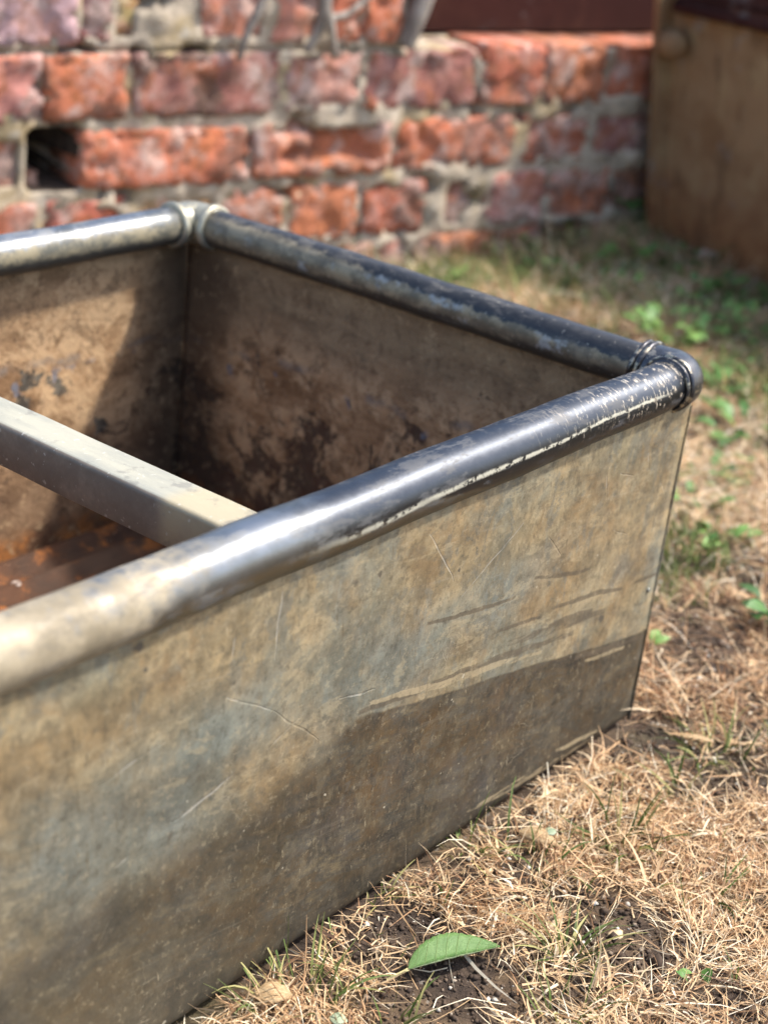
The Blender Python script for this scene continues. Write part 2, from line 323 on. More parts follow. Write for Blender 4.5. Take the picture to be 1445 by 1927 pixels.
# rim: UV = (metres along the tube, angle from the top over a full turn + 0.5); positive angles face the camera
def mat_rim(kind):
    m = Mat('rolled_rim_'+kind, 'UV'); U, V, _ = m.sep(m.P)
    ang = m.mul(m.sub(V, .5), 360.0)
    P = m.comb(U, m.mul(V, .11), 0.0)
    nb = m.noise(26, 5, .65, vec=P); nf = m.noise(130, 5, .7, vec=P, off=(2, 2, 0))
    ns = m.noise(1, 4, .6, vec=m.scl(P, (40, 260, 1)))
    galv = m.mix(m.nz(14, .36, .64, detail=6, rough=.66, vec=P, off=(5, 5, 0)), (.27, .285, .3), (.17, .175, .165))
    dust = m.mix(m.nz(20, .38, .62, detail=6, rough=.7, vec=P, off=(1, 5, 0)), (.4, .335, .23), (.23, .19, .125))
    if kind == 'front':
        galv = m.mix(m.mul(m.step(ang, 60, 110), m.nz(30, .35, .6, detail=5, rough=.7, vec=P, off=(8, 1, 0))), galv, (.2, .185, .14))
        dm = m.mul(m.step(m.add(U, m.mul(m.sub(nb, .5), .22)), -.5, -.56), m.step(nf, .25, .5, .55, 1.0))
        c = m.mix(dm, galv, dust); rough = m.fmix(dm, .42, .66); met = m.fmix(dm, .9, .1)
        gs = m.mul(m.nz(34, .57, .66, detail=5, rough=.7, vec=P, off=(3, 9, 0)), m.step(U, -.46, -.5))
        c = m.mix(m.mul(gs, .7), c, (.15, .155, .155))
        # black lacquer on the upper side, towards the corner
        edge = m.add(ang, m.mul(m.sub(nb, .5), 34))
        up_ = m.step(edge, m.step(U, -.36, -.12, 88, 150), m.step(U, -.36, -.12, 96, 165), 1.0, 0.0)
        bm_ = m.mul(up_, m.step(m.add(U, m.mul(m.sub(nb, .5), .2)), -.46, -.36))
        bm_ = m.math('MAXIMUM', bm_, m.mul(m.step(U, -.13, -.06), m.step(nf, .62, .66, 1.0, 0.0)))
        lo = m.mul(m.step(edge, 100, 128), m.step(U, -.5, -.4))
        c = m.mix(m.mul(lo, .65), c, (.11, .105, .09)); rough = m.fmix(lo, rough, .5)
        c = m.mix(m.mul(bm_, .95), c, m.mix(nf, (.052, .057, .067), (.1, .108, .124)))
        rough = m.fmix(bm_, rough, m.step(nf, .3, .7, .4, .47)); met = m.fmix(bm_, met, 1.0)
        # pale chips near the corner and worn top edge
        ch = m.mul(m.math('MAXIMUM', m.nz(1, .6, .63, detail=3, rough=.6, vec=m.scl(P, (330, 150, 1)), off=(3, 0, 0)), m.nz(1, .62, .65, detail=2, rough=.5, vec=m.scl(P, (520, 110, 1)), off=(8, 0, 0))), m.step(m.add(U, m.mul(m.sub(nb, .5), .1)), -.24, -.03, .0, 1.0))
        wt = m.mul(m.mul(m.step(m.add(ang, m.mul(m.sub(nb, .5), 40)), -4, -28), m.nz(150, .5, .6, detail=4, rough=.7, vec=P)), m.step(U, -.4, -.3))
        c = m.mix(m.mul(m.math('MAXIMUM', m.mul(ch, m.step(ang, 110, 90)), m.mul(wt, .7)), .85), c, (.62, .53, .4)); met = m.mul(met, m.inv(m.mul(ch, m.step(ang, 110, 90))))
        # pale scraped stripe along the lower side
        sa = m.add(ang, m.add(m.mul(m.sub(nf, .5), 12), m.mul(m.sub(m.noise(9, 3, .5, vec=P, off=(7, 0, 0)), .5), 24)))
        tgt = m.step(U, -.44, -.03, 97, 74)
        strp = m.mul(m.step(m.math('ABSOLUTE', m.sub(sa, tgt)), 1.5, m.step(U, -.4, -.1, 10, 4.5), 1.0, 0.0), m.mul(m.step(m.add(nf, m.mul(m.sub(ns, .5), .35)), .4, .47), m.mul(m.step(U, -.46, -.36), m.step(U, -.035, -.07))))
        c = m.mix(m.mul(strp, .9), c, (.48, .46, .36)); rough = m.fmix(strp, rough, .6); met = m.fmix(strp, met, 0.0)
    elif kind == 'end':
        edge = m.add(ang, m.add(m.mul(m.sub(nb, .5), 60), m.mul(m.sub(nf, .5), 40)))
        bm_ = m.step(edge, m.step(U, .5, .1, 22, 62), m.step(U, .5, .1, 42, 74), 1.0, 0.0)
        lowc = m.mix(m.nz(40, .4, .6, detail=6, rough=.7, vec=P, off=(6, 6, 0)), (.3, .25, .165), (.14, .12, .085))
        lowc = m.mix(m.mul(m.nz(24, .54, .64, detail=5, rough=.65, vec=P, off=(1, 8, 0)), .8), lowc, (.36, .39, .4))
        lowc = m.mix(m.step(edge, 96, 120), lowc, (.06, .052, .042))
        c = m.mix(bm_, lowc, m.mix(nf, (.025, .027, .032), (.08, .08, .08)))
        sp = m.nz(210, .64, .7, detail=3, rough=.6, vec=P); c = m.mix(m.mul(sp, .55), c, (.45, .41, .33))
        rough = m.fmix(bm_, .55, m.step(nf, .3, .7, .34, .5)); met = m.fmix(bm_, .25, .8)
    else:
        edge = m.add(ang, m.mul(m.sub(nf, .5), 60))
        lo = m.step(edge, 52, 70)
        lowc = m.mix(m.nz(46, .38, .62, detail=6, rough=.72, vec=P, off=(6, 6, 0)), (.33, .28, .18), (.13, .125, .1))
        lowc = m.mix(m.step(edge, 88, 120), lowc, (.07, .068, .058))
        c = m.mix(lo, m.mix(m.mul(m.nz(60, .45, .65, vec=P), .5), galv, (.42, .42, .4)), lowc)
        c = m.mix(m.mul(m.nz(90, .6, .68, vec=P, off=(0, 3, 0)), .6), c, (.1, .1, .095))
        rough = m.fmix(lo, .38, .55); met = m.fmix(lo, .9, .25)
    wr = m.nz(42, .52, .6, detail=7, rough=.75, vec=m.scl(P, (.5, 1.4, 1)), off=(11, 2, 0)); c = m.mix(m.mul(wr, .35), c, (.12, .11, .095)); rough = m.add(rough, m.mul(wr, .14)); met = m.mul(met, m.sub(1.0, m.mul(wr, .6)))
    c = m.mix(m.mul(ns, .12), c, (.05, .05, .05))
    tg = m.n('ShaderNodeTangent', direction_type='UV_MAP', uv_map='UVMap'); m.t.links.new(tg.outputs[0], m.b.inputs['Tangent'])
    m.b.inputs['Anisotropic'].default_value = .5
    return m.done(c, rough, met, m.bump(m.add(nf, m.mul(nb, .8)), .0006, .25))

def mat_cap(kind):
    m = Mat('corner_'+kind)
    nf = m.noise(110, 5, .7); nb = m.noise(34, 4, .6)
    if kind != 'grey':
        c = m.mix(nf, (.05, .053, .06), (.13, .13, .135))
        sp = m.math('MAXIMUM', m.nz(190, .63, .68, detail=3, rough=.6), m.nz(60, .62, .66, detail=4, rough=.6, vec=m.scl(m.P, (1, 1, 3))))
        c = m.mix(m.mul(sp, .75), c, (.47, .4, .3))
    if kind == 'worn':
        c = m.mix(m.nz(130, .5, .6, detail=4, rough=.65), (.06, .06, .065), (.36, .32, .24))
    if kind in ('black', 'worn'): return m.done(c, m.step(nf, .3, .7, .26, .42), .85, m.bump(nf, .0006, .5))
    c = m.mix(m.nz(30, .4, .6), (.36, .34, .26), (.2, .2, .17)); c = m.mix(m.mul(m.nz(70, .5, .65), .7), c, (.43, .37, .25))
    return m.done(c, .42, .45, m.bump(nf, .0006, .5))

def mat_brace():
    m = Mat('dusty_angle_iron'); X, Y, Z = m.sep(m.P)
    c = m.mix(m.nz(1, .35, .65, detail=5, rough=.62, vec=m.scl(m.P, (60, 12, 60))), (.37, .35, .27), (.28, .275, .225))
    side = m.step(X, -.4146, -.4156)
    s_ = m.mix(m.nz(16, .4, .62, detail=6, rough=.7), (.16, .13, .1), (.25, .205, .155))
    c = m.mix(side, c, s_)
    c = m.mix(m.mul(m.mul(m.step(Y, .115, .1), m.step(m.noise(30, 3), .3, .5, .6, 1)), .7), c, (.4, .33, .2))
    c = m.mix(m.mul(m.nz(190, .64, .7, detail=3), .6), c, (.5, .47, .4))
    c = m.mix(m.mul(m.nz(55, .58, .68, detail=5), .5), c, (.15, .14, .12))
    return m.done(c, .58, .2, m.bump(m.noise(120, 6, .7), .0006, .6))

# ------------------------------------------------------------------ ground
WD = Vector((.965, -.262, 0)).normalized(); WN = Vector((WD.y, -WD.x, 0))     # wall direction and its face normal
WO = Vector((1.0874, .9439, 0))
def wall_pt(s, z, out=0.0): return WO + WD*s + Vector((0, 0, z)) + WN*out
def ground_h(x, y):
    x = np.asarray(x, float); y = np.asarray(y, float)
    h = (fbm(x*5+3, y*5+8)-.5)*.022 + (fbm(x*22, y*22)-.5)*.012
    near = np.clip((np.maximum(np.abs(x+.625)-.625, np.abs(y-.254)-.254))/.12, 0, 1)
    h = h*near - .003
    s = (x-WO.x)*WD.x + (y-WO.y)*WD.y; q = (x-WO.x)*WN.x + (y-WO.y)*WN.y
    h += np.exp(-(q/.14)**2)*np.where(s < 0, -.018, .02*np.clip(s/.25, 0, 1)) * np.clip((x-.3)/.5, 0, 1)
    return h

m = Mat('dry_soil'); 
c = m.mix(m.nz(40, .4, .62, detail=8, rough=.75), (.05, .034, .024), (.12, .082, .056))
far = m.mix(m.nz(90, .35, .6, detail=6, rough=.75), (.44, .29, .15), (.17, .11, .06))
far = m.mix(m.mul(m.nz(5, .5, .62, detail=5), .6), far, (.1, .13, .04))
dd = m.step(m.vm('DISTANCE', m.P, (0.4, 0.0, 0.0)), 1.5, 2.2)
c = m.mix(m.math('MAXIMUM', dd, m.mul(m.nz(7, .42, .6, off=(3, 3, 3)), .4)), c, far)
c = m.mix(m.mul(m.nz(160, .66, .7, detail=2), .5), c, (.4, .36, .3))
M_soil = m.done(c, .95, 0.0, m.bump(m.noise(130, 8, .78), .006, 1.0))

def axis(lo, hi, step, far):
    a = list(np.arange(lo, hi, step)); e = []
    d = .1; v = hi
    while v < far: e.append(v); v += d; d *= 1.7
    b = []; d = .1; v = lo-.1
    while v > -far: b.append(v); v -= d; d *= 1.7
    return np.array(b[::-1]+a+e+[far])
ax = axis(-.9, 1.75, .011, 60); ay = axis(-1.05, 1.15, .011, 60)
GX, GY = np.meshgrid(ax, ay, indexing='ij'); GZ = ground_h(GX, GY)
flat = (np.abs(GX) > 3) | (np.abs(GY) > 3); GZ[flat] = 0
V = np.stack([GX, GY, GZ], -1).reshape(-1, 3); nx, ny = GX.shape
I = np.arange(nx*ny).reshape(nx, ny)
Q = np.stack([I[:-1, :-1], I[1:, :-1], I[1:, 1:], I[:-1, 1:]], -1).reshape(-1, 4)
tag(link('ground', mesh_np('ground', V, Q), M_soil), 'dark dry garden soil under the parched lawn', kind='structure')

# ------------------------------------------------------------------ trough
TL, TW, TH = 1.25, .5084, .294
trough = tag(empty('water_trough'), 'weathered galvanised metal trough with rolled rim and cross brace on dry lawn', 'trough')
M_front = mat_front(); M_in = mat_inside(); M_fl = mat_floor()
M_rf, M_re, M_rr = mat_rim('front'), mat_rim('end'), mat_rim('rear')
M_capb, M_capg = mat_cap('black'), mat_cap('grey'); M_br = mat_brace(); M_bead = mat_cap('worn')

def sheet(name, P, nu, nv, mat, thick, parent, disp=None):
    """a sheet of metal: P(u, v) -> point, u and v in 0..1; solid, with its own thickness"""
    v = []; 
    for i in range(nu+1):
        for j in range(nv+1): v.append(P(i/nu, j/nv))
    f = [(i*(nv+1)+j, (i+1)*(nv+1)+j, (i+1)*(nv+1)+j+1, i*(nv+1)+j+1) for i in range(nu) for j in range(nv)]
    o = link(name, mesh_pd(name, v, f), mat, parent)
    md = o.modifiers.new('thickness', 'SOLIDIFY'); md.thickness = thick; md.offset = 0
    return o
def dent(x, z, k): return (mn.noise(Vector((x*5+k, z*6, k))))*.0022 + mn.noise(Vector((x*14+k, z*14, k*2)))*.0006
def front_P(sgn, y0):
    def P(u, v):
        x = .002-(TL+.004)*u**1.0
        if v < .12:
            a = v/.12*math.pi/2; z = .014*(1-math.sin(a)); yy = y0 - sgn*.014*(math.cos(a)-1)*-1
            z = .014 - .014*math.cos(a); yy = y0 + sgn*(.014-.014*math.sin(a))
        else:
            z = .014 + (v-.12)/.88*.276; yy = y0
        return (x, yy + dent(x, z, 3 if sgn > 0 else 8)*min(1, z*20) - sgn*.004*z/.29, z)
    return P
sheet('front_panel', front_P(1, -.006), 120, 44, M_front, .0022, trough)
sheet('rear_panel', front_P(-1, TW+.004), 90, 40, M_in, .0022, trough)
for x0, sg in ((0, 1), (-TL, -1)):
    def P(u, v, x0=x0, sg=sg):
        y = -.005 + u*(TW+.0095); z = .004+v*.285
        return (x0-sg*.002*(1-v) + dent(y, z, 5)*math.sin(u*math.pi), y, z)
    sheet('end_panel', P, 60, 30, M_in, .0022, trough)
# folded seam where the front sheet laps round the corner
bm = bmesh.new()
ring = []
for k in range(41):
    z = .004 + k/40*.272; w = .0013 + .0005*mn.noise(Vector((z*120, 3, 1)))
    x = .0022 + .0008*mn.noise(Vector((z*70, 1, 1))); y = -.007-.004*z/.29
    r_ = [bm.verts.new((x + w*math.cos(a), y + .0016*math.sin(a), z)) for a in [i*math.pi/4 for i in range(8)]]
    if ring: [bm.faces.new((ring[i], ring[(i+1) % 8], r_[(i+1) % 8], r_[i])) for i in range(8)]
    ring = r_
bm_obj('corner_seam', bm, M_front, trough)
# rivet low on the corner
bm = bmesh.new(); bmesh.ops.create_uvsphere(bm, u_segments=12, v_segments=8, radius=.0022, matrix=Matrix.Translation((-.009, -.0095, .126)) @ Matrix.Diagonal((1, .6, 1, 1)))
bm_obj('rivet', bm, mat_cap('grey'), trough)
# floor with a raised rib along each long side
def floor_P(u, v):
    y = .006+v*(TW-.012); d = min(v, 1-v)*TW
    z = .008 + .008*math.exp(-((d-.034)/.007)**2) + .012*math.exp(-(d/.012)**2) + .0012*mn.noise(Vector((u*14, v*9, 2)))
    return (-.006-(TL-.012)*u, y, z)
sheet('floor_pan', floor_P, 60, 90, M_fl, .002, trough)

def tube(name, pts, side, rad, mat, parent, seg=28, cap=True, vis=None):
    """round bar along pts; UV u = distance along, v = angle from up towards 'side'"""
    bm = bmesh.new(); uvl = bm.loops.layers.uv.new('UVMap'); rows = []; n = len(pts)
    for i, p in enumerate(pts):
        t = (pts[min(i+1, n-1)]-pts[max(i-1, 0)]).normalized(); sv = side(i) if callable(side) else side
        sv = (sv-t*sv.dot(t)).normalized(); upv = t.cross(sv)
        if upv.z < 0: upv = -upv
        r = rad(i/(n-1)) if callable(rad) else rad
        row = []
        for k in range(seg+1):
            a = -math.pi + 2*math.pi*k/seg
            row.append(p + upv*r*math.cos(a) + sv*r*math.sin(a))
        rows.append(row)
    vs = [[bm.verts.new(q) for q in row[:-1]] for row in rows]
    for i in range(n-1):
        for k in range(seg):
            k2 = (k+1) % seg
            f = bm.faces.new((vs[i][k], vs[i+1][k], vs[i+1][k2], vs[i][k2]))
            u0 = vis(pts[i]) if vis else 0; u1 = vis(pts[i+1]) if vis else 0
            for l, uv in zip(f.loops, ((u0, k/seg), (u1, k/seg), (u1, (k+1)/seg), (u0, (k+1)/seg))): l[uvl].uv = uv
    if cap: bm.faces.new(vs[0]); bm.faces.new(vs[-1])
    return bm_obj(name, bm, mat, parent)
def lin(a, b, n, wob=.0006, sd=1.0):
    a = Vector(a); b = Vector(b)
    return [a.lerp(b, i/n) + Vector((mn.noise(Vector((i*.25, sd, 0))), mn.noise(Vector((i*.25, sd, 5))), mn.noise(Vector((i*.25, sd, 9)))))*wob for i in range(n+1)]
RF, RE = .0185, .0168
ZR = TH
tube('rim', lin((-.018, 0, ZR), (-TL+.026, 0, ZR), 60, .0009), Vector((0, -1, 0)), lambda t: RF*(1+.02*math.sin(t*9)-.03*(1-min(1, t*6))+.022*mn.noise(Vector((t*40, 2, 2)))+.012*mn.noise(Vector((t*120, 2, 2)))), M_rf, trough, vis=lambda p: p.x)
tube('rim', lin((0, .026, ZR), (0, TW-.026, ZR), 40, .0009, 4), Vector((-1, 0, 0)), lambda t: RE*(1+.03*mn.noise(Vector((t*16, 5, 2)))+.015*mn.noise(Vector((t*50, 5, 2)))), M_re, trough, vis=lambda p: p.y)
tube('rim', lin((-.026, TW, ZR), (-TL+.026, TW, ZR), 60, .0009, 7), Vector((0, -1, 0)), lambda t: RE*(1+.025*mn.noise(Vector((t*40, 8, 2)))), M_rr, trough, vis=lambda p: p.x)
tube('rim', lin((-TL, .026, ZR), (-TL, TW-.026, ZR), 40, .0009, 9), Vector((-1, 0, 0)), RE, M_re, trough, vis=lambda p: p.y)
def corner(cx, cy, dx, dy, mat, beadmat, r, ox=.0305, oy=.0305, b=.016):
    """elbow at corner (cx, cy); the rims leave towards dx (along x) and dy (along y)"""
    C_ = Vector((cx, cy, ZR)); pts = []; ex = max(ox+.0005, b+.001); ey = max(oy+.0005, b+.001)
    for i in range(6): pts.append(C_ + Vector((dx*(ex-(ex-b)*i/5), 0, 0)))
    cen = C_ + Vector((dx*b, dy*b, 0))
    for i in range(1, 8):
        a = i/8*math.pi/2; pts.append(cen + Vector((-dx*b*math.sin(a), -dy*b*math.cos(a), 0)))
    for i in range(6): pts.append(C_ + Vector((0, dy*(b+(ey-b)*i/5), 0)))
    n = len(pts)
    side = lambda i: (Vector((0, -dy, 0)) if i < 6 else Vector((-dx, 0, 0)) if i > n-7 else Vector((-dx, -dy, 0)))
    # keep the ring consistent: outward side
    o = tube('corner_cap', pts, side, lambda t: r*(1.04+.07*math.sin(t*math.pi)+.02*mn.noise(Vector((t*9, cx*7, cy*9)))), mat, trough, 24)
    for base, ax_, of_ in ((Vector((dx, 0, 0)), 0, ox), (Vector((0, dy, 0)), 1, oy)):
        for off, rr, tr in (((of_, r*1.045, .0017), (of_-.0055, r*1.06, .0021)) if mat == M_capb else ((of_-.002, r*1.03, .0036),)):
            bm = bmesh.new(); rows = []
            tilt = .22
            for k in range(28):
                a = 2*math.pi*k/28; row = []
                for j in range(8):
                    bq = 2*math.pi*j/8; rad = (rr+.0007*mn.noise(Vector((a*1.5, cx*40+ax_*9+off*900, 0))))*(1+.015*math.sin(3*a)) + tr*(1+.55*mn.noise(Vector((a*2.2, off*700, cy*30))))*math.cos(bq); al = off + tr*1.15*math.sin(bq) - tilt*rr*math.cos(a)*.4
                    other = rad*math.sin(a); zz = rad*math.cos(a)
                    p = C_ + base*al + Vector((0 if ax_ == 0 else other, other if ax_ == 0 else 0, zz)); row.append(bm.verts.new(p))
                rows.append(row)
            for k in range(28):
                for j in range(8): bm.faces.new((rows[k][j], rows[(k+1) % 28][j], rows[(k+1) % 28][(j+1) % 8], rows[k][(j+1) % 8]))
            bm_obj('bead', bm, beadmat, o)
corner(0, 0, -1, 1, M_capb, M_bead, .0186, .0235, .033, .0105)
corner(0, TW, -1, -1, M_capg, M_capg, .0172, .0285, .0285, .012)
corner(-TL, 0, 1, 1, M_capg, M_capg, .0178)
corner(-TL, TW, 1, -1, M_capg, M_capg, .0172)
# cross brace: an angle iron with a rolled front edge
prof = [(-.3845, .2752), (-.4135, .2765)]
for a in range(0, 100, 15): prof.append((-.4135-.0035*math.sin(R(a)), .273+.0035*math.cos(R(a))))
prof += [(-.4165, .2475), (-.4150, .2462), (-.4138, .2472), (-.4138, .2725), (-.3845, .2722)]
bm = bmesh.new(); rows = []
for k in range(31):
    y = -.001 + k/30*(TW-.002); wv = .0007*mn.noise(Vector((k*.3, 2, 2)))
    rows.append([bm.verts.new((x+wv, y, z+wv)) for x, z in prof])
for k in range(30):
    for j in range(len(prof)): bm.faces.new((rows[k][j], rows[k+1][j], rows[k+1][(j+1) % len(prof)], rows[k][(j+1) % len(prof)]))
bm.faces.new(rows[0]); bm.faces.new(rows[-1])
autosmooth(bm_obj('cross_brace', bm, M_br, trough), 50)
bm = bmesh.new(); ring = []                              # lumpy weld where the brace meets the front wall
for k in range(25):
    x = -.383-.036*k/24; rr = .0028+.0011*mn.noise(Vector((k*.9, 3, 3)))
    row = [bm.verts.new((x, .012+1.7*rr*math.cos(a), .2765+rr*math.sin(a))) for a in [i*math.pi/4 for i in range(8)]]
    if ring: [bm.faces.new((ring[i], ring[(i+1) % 8], row[(i+1) % 8], row[i])) for i in range(8)]
    ring = row
bm_obj('weld', bm, M_br, trough)

# ------------------------------------------------------------------ brick wall
wall = tag(empty('brick_wall', wall_pt(-.5, 0)), 'old weathered red brick wall with crumbling lime mortar behind the trough', 'wall')
wall_inv = -Vector(wall.location)
m = Mat('old_brick'); oi = m.n('ShaderNodeObjectInfo')
rv = m.comb(m.mul(oi.outputs['Random'], 50.0), m.mul(oi.outputs['Random'], 31.0), m.mul(oi.outputs['Random'], 17.0))
base = oi.outputs['Color']; al = oi.outputs['Alpha']      # alpha: sootiness, plus painted tank shade at the right end
pv = m.vm('ADD', m.P, rv)
hs = m.n('ShaderNodeHueSaturation'); m.put(hs.inputs['Color'], base); m.put(hs.inputs['Value'], m.step(m.noise(30, 5, .65, vec=pv), .3, .7, .8, 1.15))
c = m.mix(m.mul(m.nz(24, .48, .62, detail=5, rough=.65, vec=pv), .55), hs.outputs[0], (.52, .17, .06))
c = m.mix(m.mul(m.nz(20, .5, .63, detail=6, rough=.65, vec=pv, off=(4, 1, 1)), .55), c, (.52, .31, .26))
c = m.mix(m.mul(m.nz(16, .5, .6, detail=6, rough=.7, vec=pv, off=(1, 9, 2)), .6), c, (.6, .49, .43))
c = m.mix(m.mul(m.nz(14, .5, .6, detail=6, rough=.7, vec=pv, off=(7, 2, 2)), m.inv(al)), c, (.09, .06, .042))
c = m.mix(m.mul(m.nz(48, .53, .6, detail=6, rough=.75, vec=pv), .5), c, (.14, .075, .05))
c = m.mix(m.mul(m.nz(9, .53, .62, detail=6, rough=.7, vec=pv, off=(3, 3, 12)), .6), c, (.13, .095, .075))
m.b.inputs['Specular IOR Level'].default_value = .15
M_brick = m.done(c, .95, 0.0, m.bump(m.noise(75, 8, .75, vec=pv), .005, .8))
m = Mat('lime_mortar')
c = m.mix(m.nz(18, .4, .62, detail=7, rough=.7), (.6, .5, .38), (.4, .33, .245))
c = m.mix(m.mul(m.nz(9, .5, .62, detail=5, off=(2, 2, 5)), .75), c, (.45, .33, .16))
c = m.mix(m.mul(m.nz(34, .55, .68, detail=5, off=(1, 2, 8)), .75), c, (.55, .49, .4))
c = m.mix(m.mul(m.nz(26, .56, .68, detail=5, off=(6, 2, 8)), .7), c, (.08, .065, .05))
M_mort = m.done(c, .95, 0.0, m.bump(m.noise(90, 8, .75), .006, 1.0))

m = Mat('hole_shade'); M_hole_shade = m.done(m.mix(m.nz(60, .4, .6, detail=6, rough=.7), (.03, .02, .014), (.075, .05, .035)), 1.0, 0.0, m.bump(m.noise(120, 6, .7), .006, 1.0))  # near-black brown standing for the shade inside the wall hole
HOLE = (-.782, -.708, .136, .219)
def mortar(s0, s1, z0, z1, step=.0085):
    ns = int((s1-s0)/step); nz_ = int((z1-z0)/step); v = []
    for i in range(ns+1):
        for j in range(nz_+1):
            s = s0+(s1-s0)*i/ns; z = z0+(z1-z0)*j/nz_
            gp = mn.noise(Vector((s*13, z*30, 11)))+.5*mn.noise(Vector((s*40, z*60, 12)))
            o = -.006 + .006*mn.noise(Vector((s*16, z*22, 1))) + .009*max(0, mn.noise(Vector((s*28, z*34, 4)))) - (.035 if gp > .34 else 0) + .003*mn.noise(Vector((s*90, z*90, 3)))
            if any(a+.009 < s < b-.009 and c+.009 < z < d-.009 for a, b, c, d in FOOT): o = -.075
            hj = .007*mn.noise(Vector((s*50, z*50, 21)))
            if HOLE[0]+hj < s < HOLE[1]+hj and HOLE[2]+.006+hj < z < HOLE[3]: o = -.17 + .012*mn.noise(Vector((s*40, z*40, 7)))
            v.append(wall_pt(s, z, o)+wall_inv)
    n1 = nz_+1
    f = [(i*n1+j, (i+1)*n1+j, (i+1)*n1+j+1, i*n1+j+1) for i in range(ns) for j in range(nz_)]
    # sides and back
    per = [i*n1 for i in range(ns+1)] + [ns*n1+j for j in range(1, n1)] + [i*n1+nz_ for i in range(ns-1, -1, -1)] + [j for j in range(nz_-1, 0, -1)]
    k0 = len(v)
    for q in per: v.append(v[q] + WN*(-.22 - (v[q]-wall_inv-WO).dot(WN)))
    L = len(per)
    for a in range(L): f.append((per[a], k0+a, k0+(a+1) % L, per[(a+1) % L]))
    f.append(tuple(k0+a for a in range(L-1, -1, -1)))
    o = link('mortar', mesh_pd('mortar', v, f), M_mort, wall); o.data.materials.append(M_hole_shade)
    for q in o.data.polygons:                             # shade in the gap left by the lost brick, painted as near-black faces
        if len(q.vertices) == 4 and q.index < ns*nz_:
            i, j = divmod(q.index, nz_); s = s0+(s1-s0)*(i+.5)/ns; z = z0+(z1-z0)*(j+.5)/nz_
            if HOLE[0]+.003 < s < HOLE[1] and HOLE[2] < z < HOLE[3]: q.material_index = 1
    return o
FOOT = []

ORG, SAL, PUR, LIL, DRK, RED, YEL = (.54, .195, .105), (.53, .25, .185), (.33, .15, .125), (.5, .36, .34), (.2, .11, .085), (.47, .155, .09), (.55, .4, .2)
def brick(s0, s1, z0, z1, col, soot_shade=0.0, out=0.0, mode=None, rough=1.0):
    FOOT.append((s0, s1, z0, z1))
    s0 -= .002; s1 += .002; z0 -= .002; z1 += .002; w = s1-s0; h = z1-z0
    fine = s0 > -.9; nu = max(5, int(w/(.0075 if fine else .014))); nv = max(5, int(h/(.0075 if fine else .016))); k = rng.random()*100; v = []
    tilt = rng.uniform(-.02, .02)
    idx = {}
    dmax = .0075*rough
    for i in range(nu+1):
        for j in range(nv+1):
            u = i/nu; t = j/nv; s = s0+w*u; z = z0+h*t
            e = min(min(u, 1-u)*w, min(t, 1-t)*h)
            corner_d = math.hypot(max(0, .02-min(u, 1-u)*w), max(0, .02-min(t, 1-t)*h))/.0283
            n1 = mn.noise(Vector((s*18+k, z*18, k))); n2 = mn.noise(Vector((s*55+k, z*55, k)))
            n3 = mn.noise(Vector((s*130+k, z*130, k)))
            n4 = mn.noise(Vector((s*70+k, z*70, k+3)))
            o = out + .0015*n1 + .0012*n3 - .0012*math.exp(-e/.002) - .006*(corner_d > .75 and n1 > -.1) - .006*(n4 > .12 and e < .009) - .003*(n4 > .3)
            c_ = mn.noise(Vector((s*24+k, z*24, k+9))) + .35*mn.noise(Vector((s*70+k, z*70, k+5)))
            if c_ > .2: o -= .0045*rough*min(1, (c_-.2)/.03)                    # spalled patches
            if mode == 'hollow':
                a = (u-.14)/.78; b_ = (t-.2)/.8
                if 0 < a < 1 and 0 < b_: 
                    o -= .042*min(1, a*6, (1-a)*6, b_*5)
                    o += .04*math.exp(-((u-.34)/.16)**2-((t-.62)/.28)**2) + .014*math.exp(-((u-.66)/.12)**2-((t-.5)/.3)**2)
            ed = max(0, 1-e/.012)
            ls = (.0035*mn.noise(Vector((z*60+k, k, 1)))+.002*mn.noise(Vector((z*150+k, k, 1))))*ed + dmax*.4*ed*mn.noise(Vector((s*30, z*30, k)))
            lz = (.004*mn.noise(Vector((s*40+k, k, 2)))+.0022*mn.noise(Vector((s*130+k, k, 2))))*ed
            v.append((s+ls, z+lz+tilt*(s-s0-w/2), o))
    n1_ = nv+1
    f = [(i*n1_+j, (i+1)*n1_+j, (i+1)*n1_+j+1, i*n1_+j+1) for i in range(nu) for j in range(nv)]
    per = [i*n1_ for i in range(nu+1)] + [nu*n1_+j for j in range(1, n1_)] + [i*n1_+nv for i in range(nu-1, -1, -1)] + [j for j in range(nv-1, 0, -1)]
    k0 = len(v); L = len(per)
    for q in per: v.append((v[q][0], v[q][1], -.10))
    for a in range(L): f.append((per[a], k0+a, k0+(a+1) % L, per[(a+1) % L]))
    f.append(tuple(k0+a for a in range(L-1, -1, -1)))
    cen = wall_pt((s0+s1)/2, (z0+z1)/2) + wall_inv
    vv = [wall_pt(s, z, o)+wall_inv-cen for s, z, o in v]
    ob = link('brick', mesh_pd('brick', vv, f), M_brick, wall); ob.location = cen
    ob.color = (*[x*rng.uniform(.92, 1.08) for x in col], 1-soot_shade)
    return ob
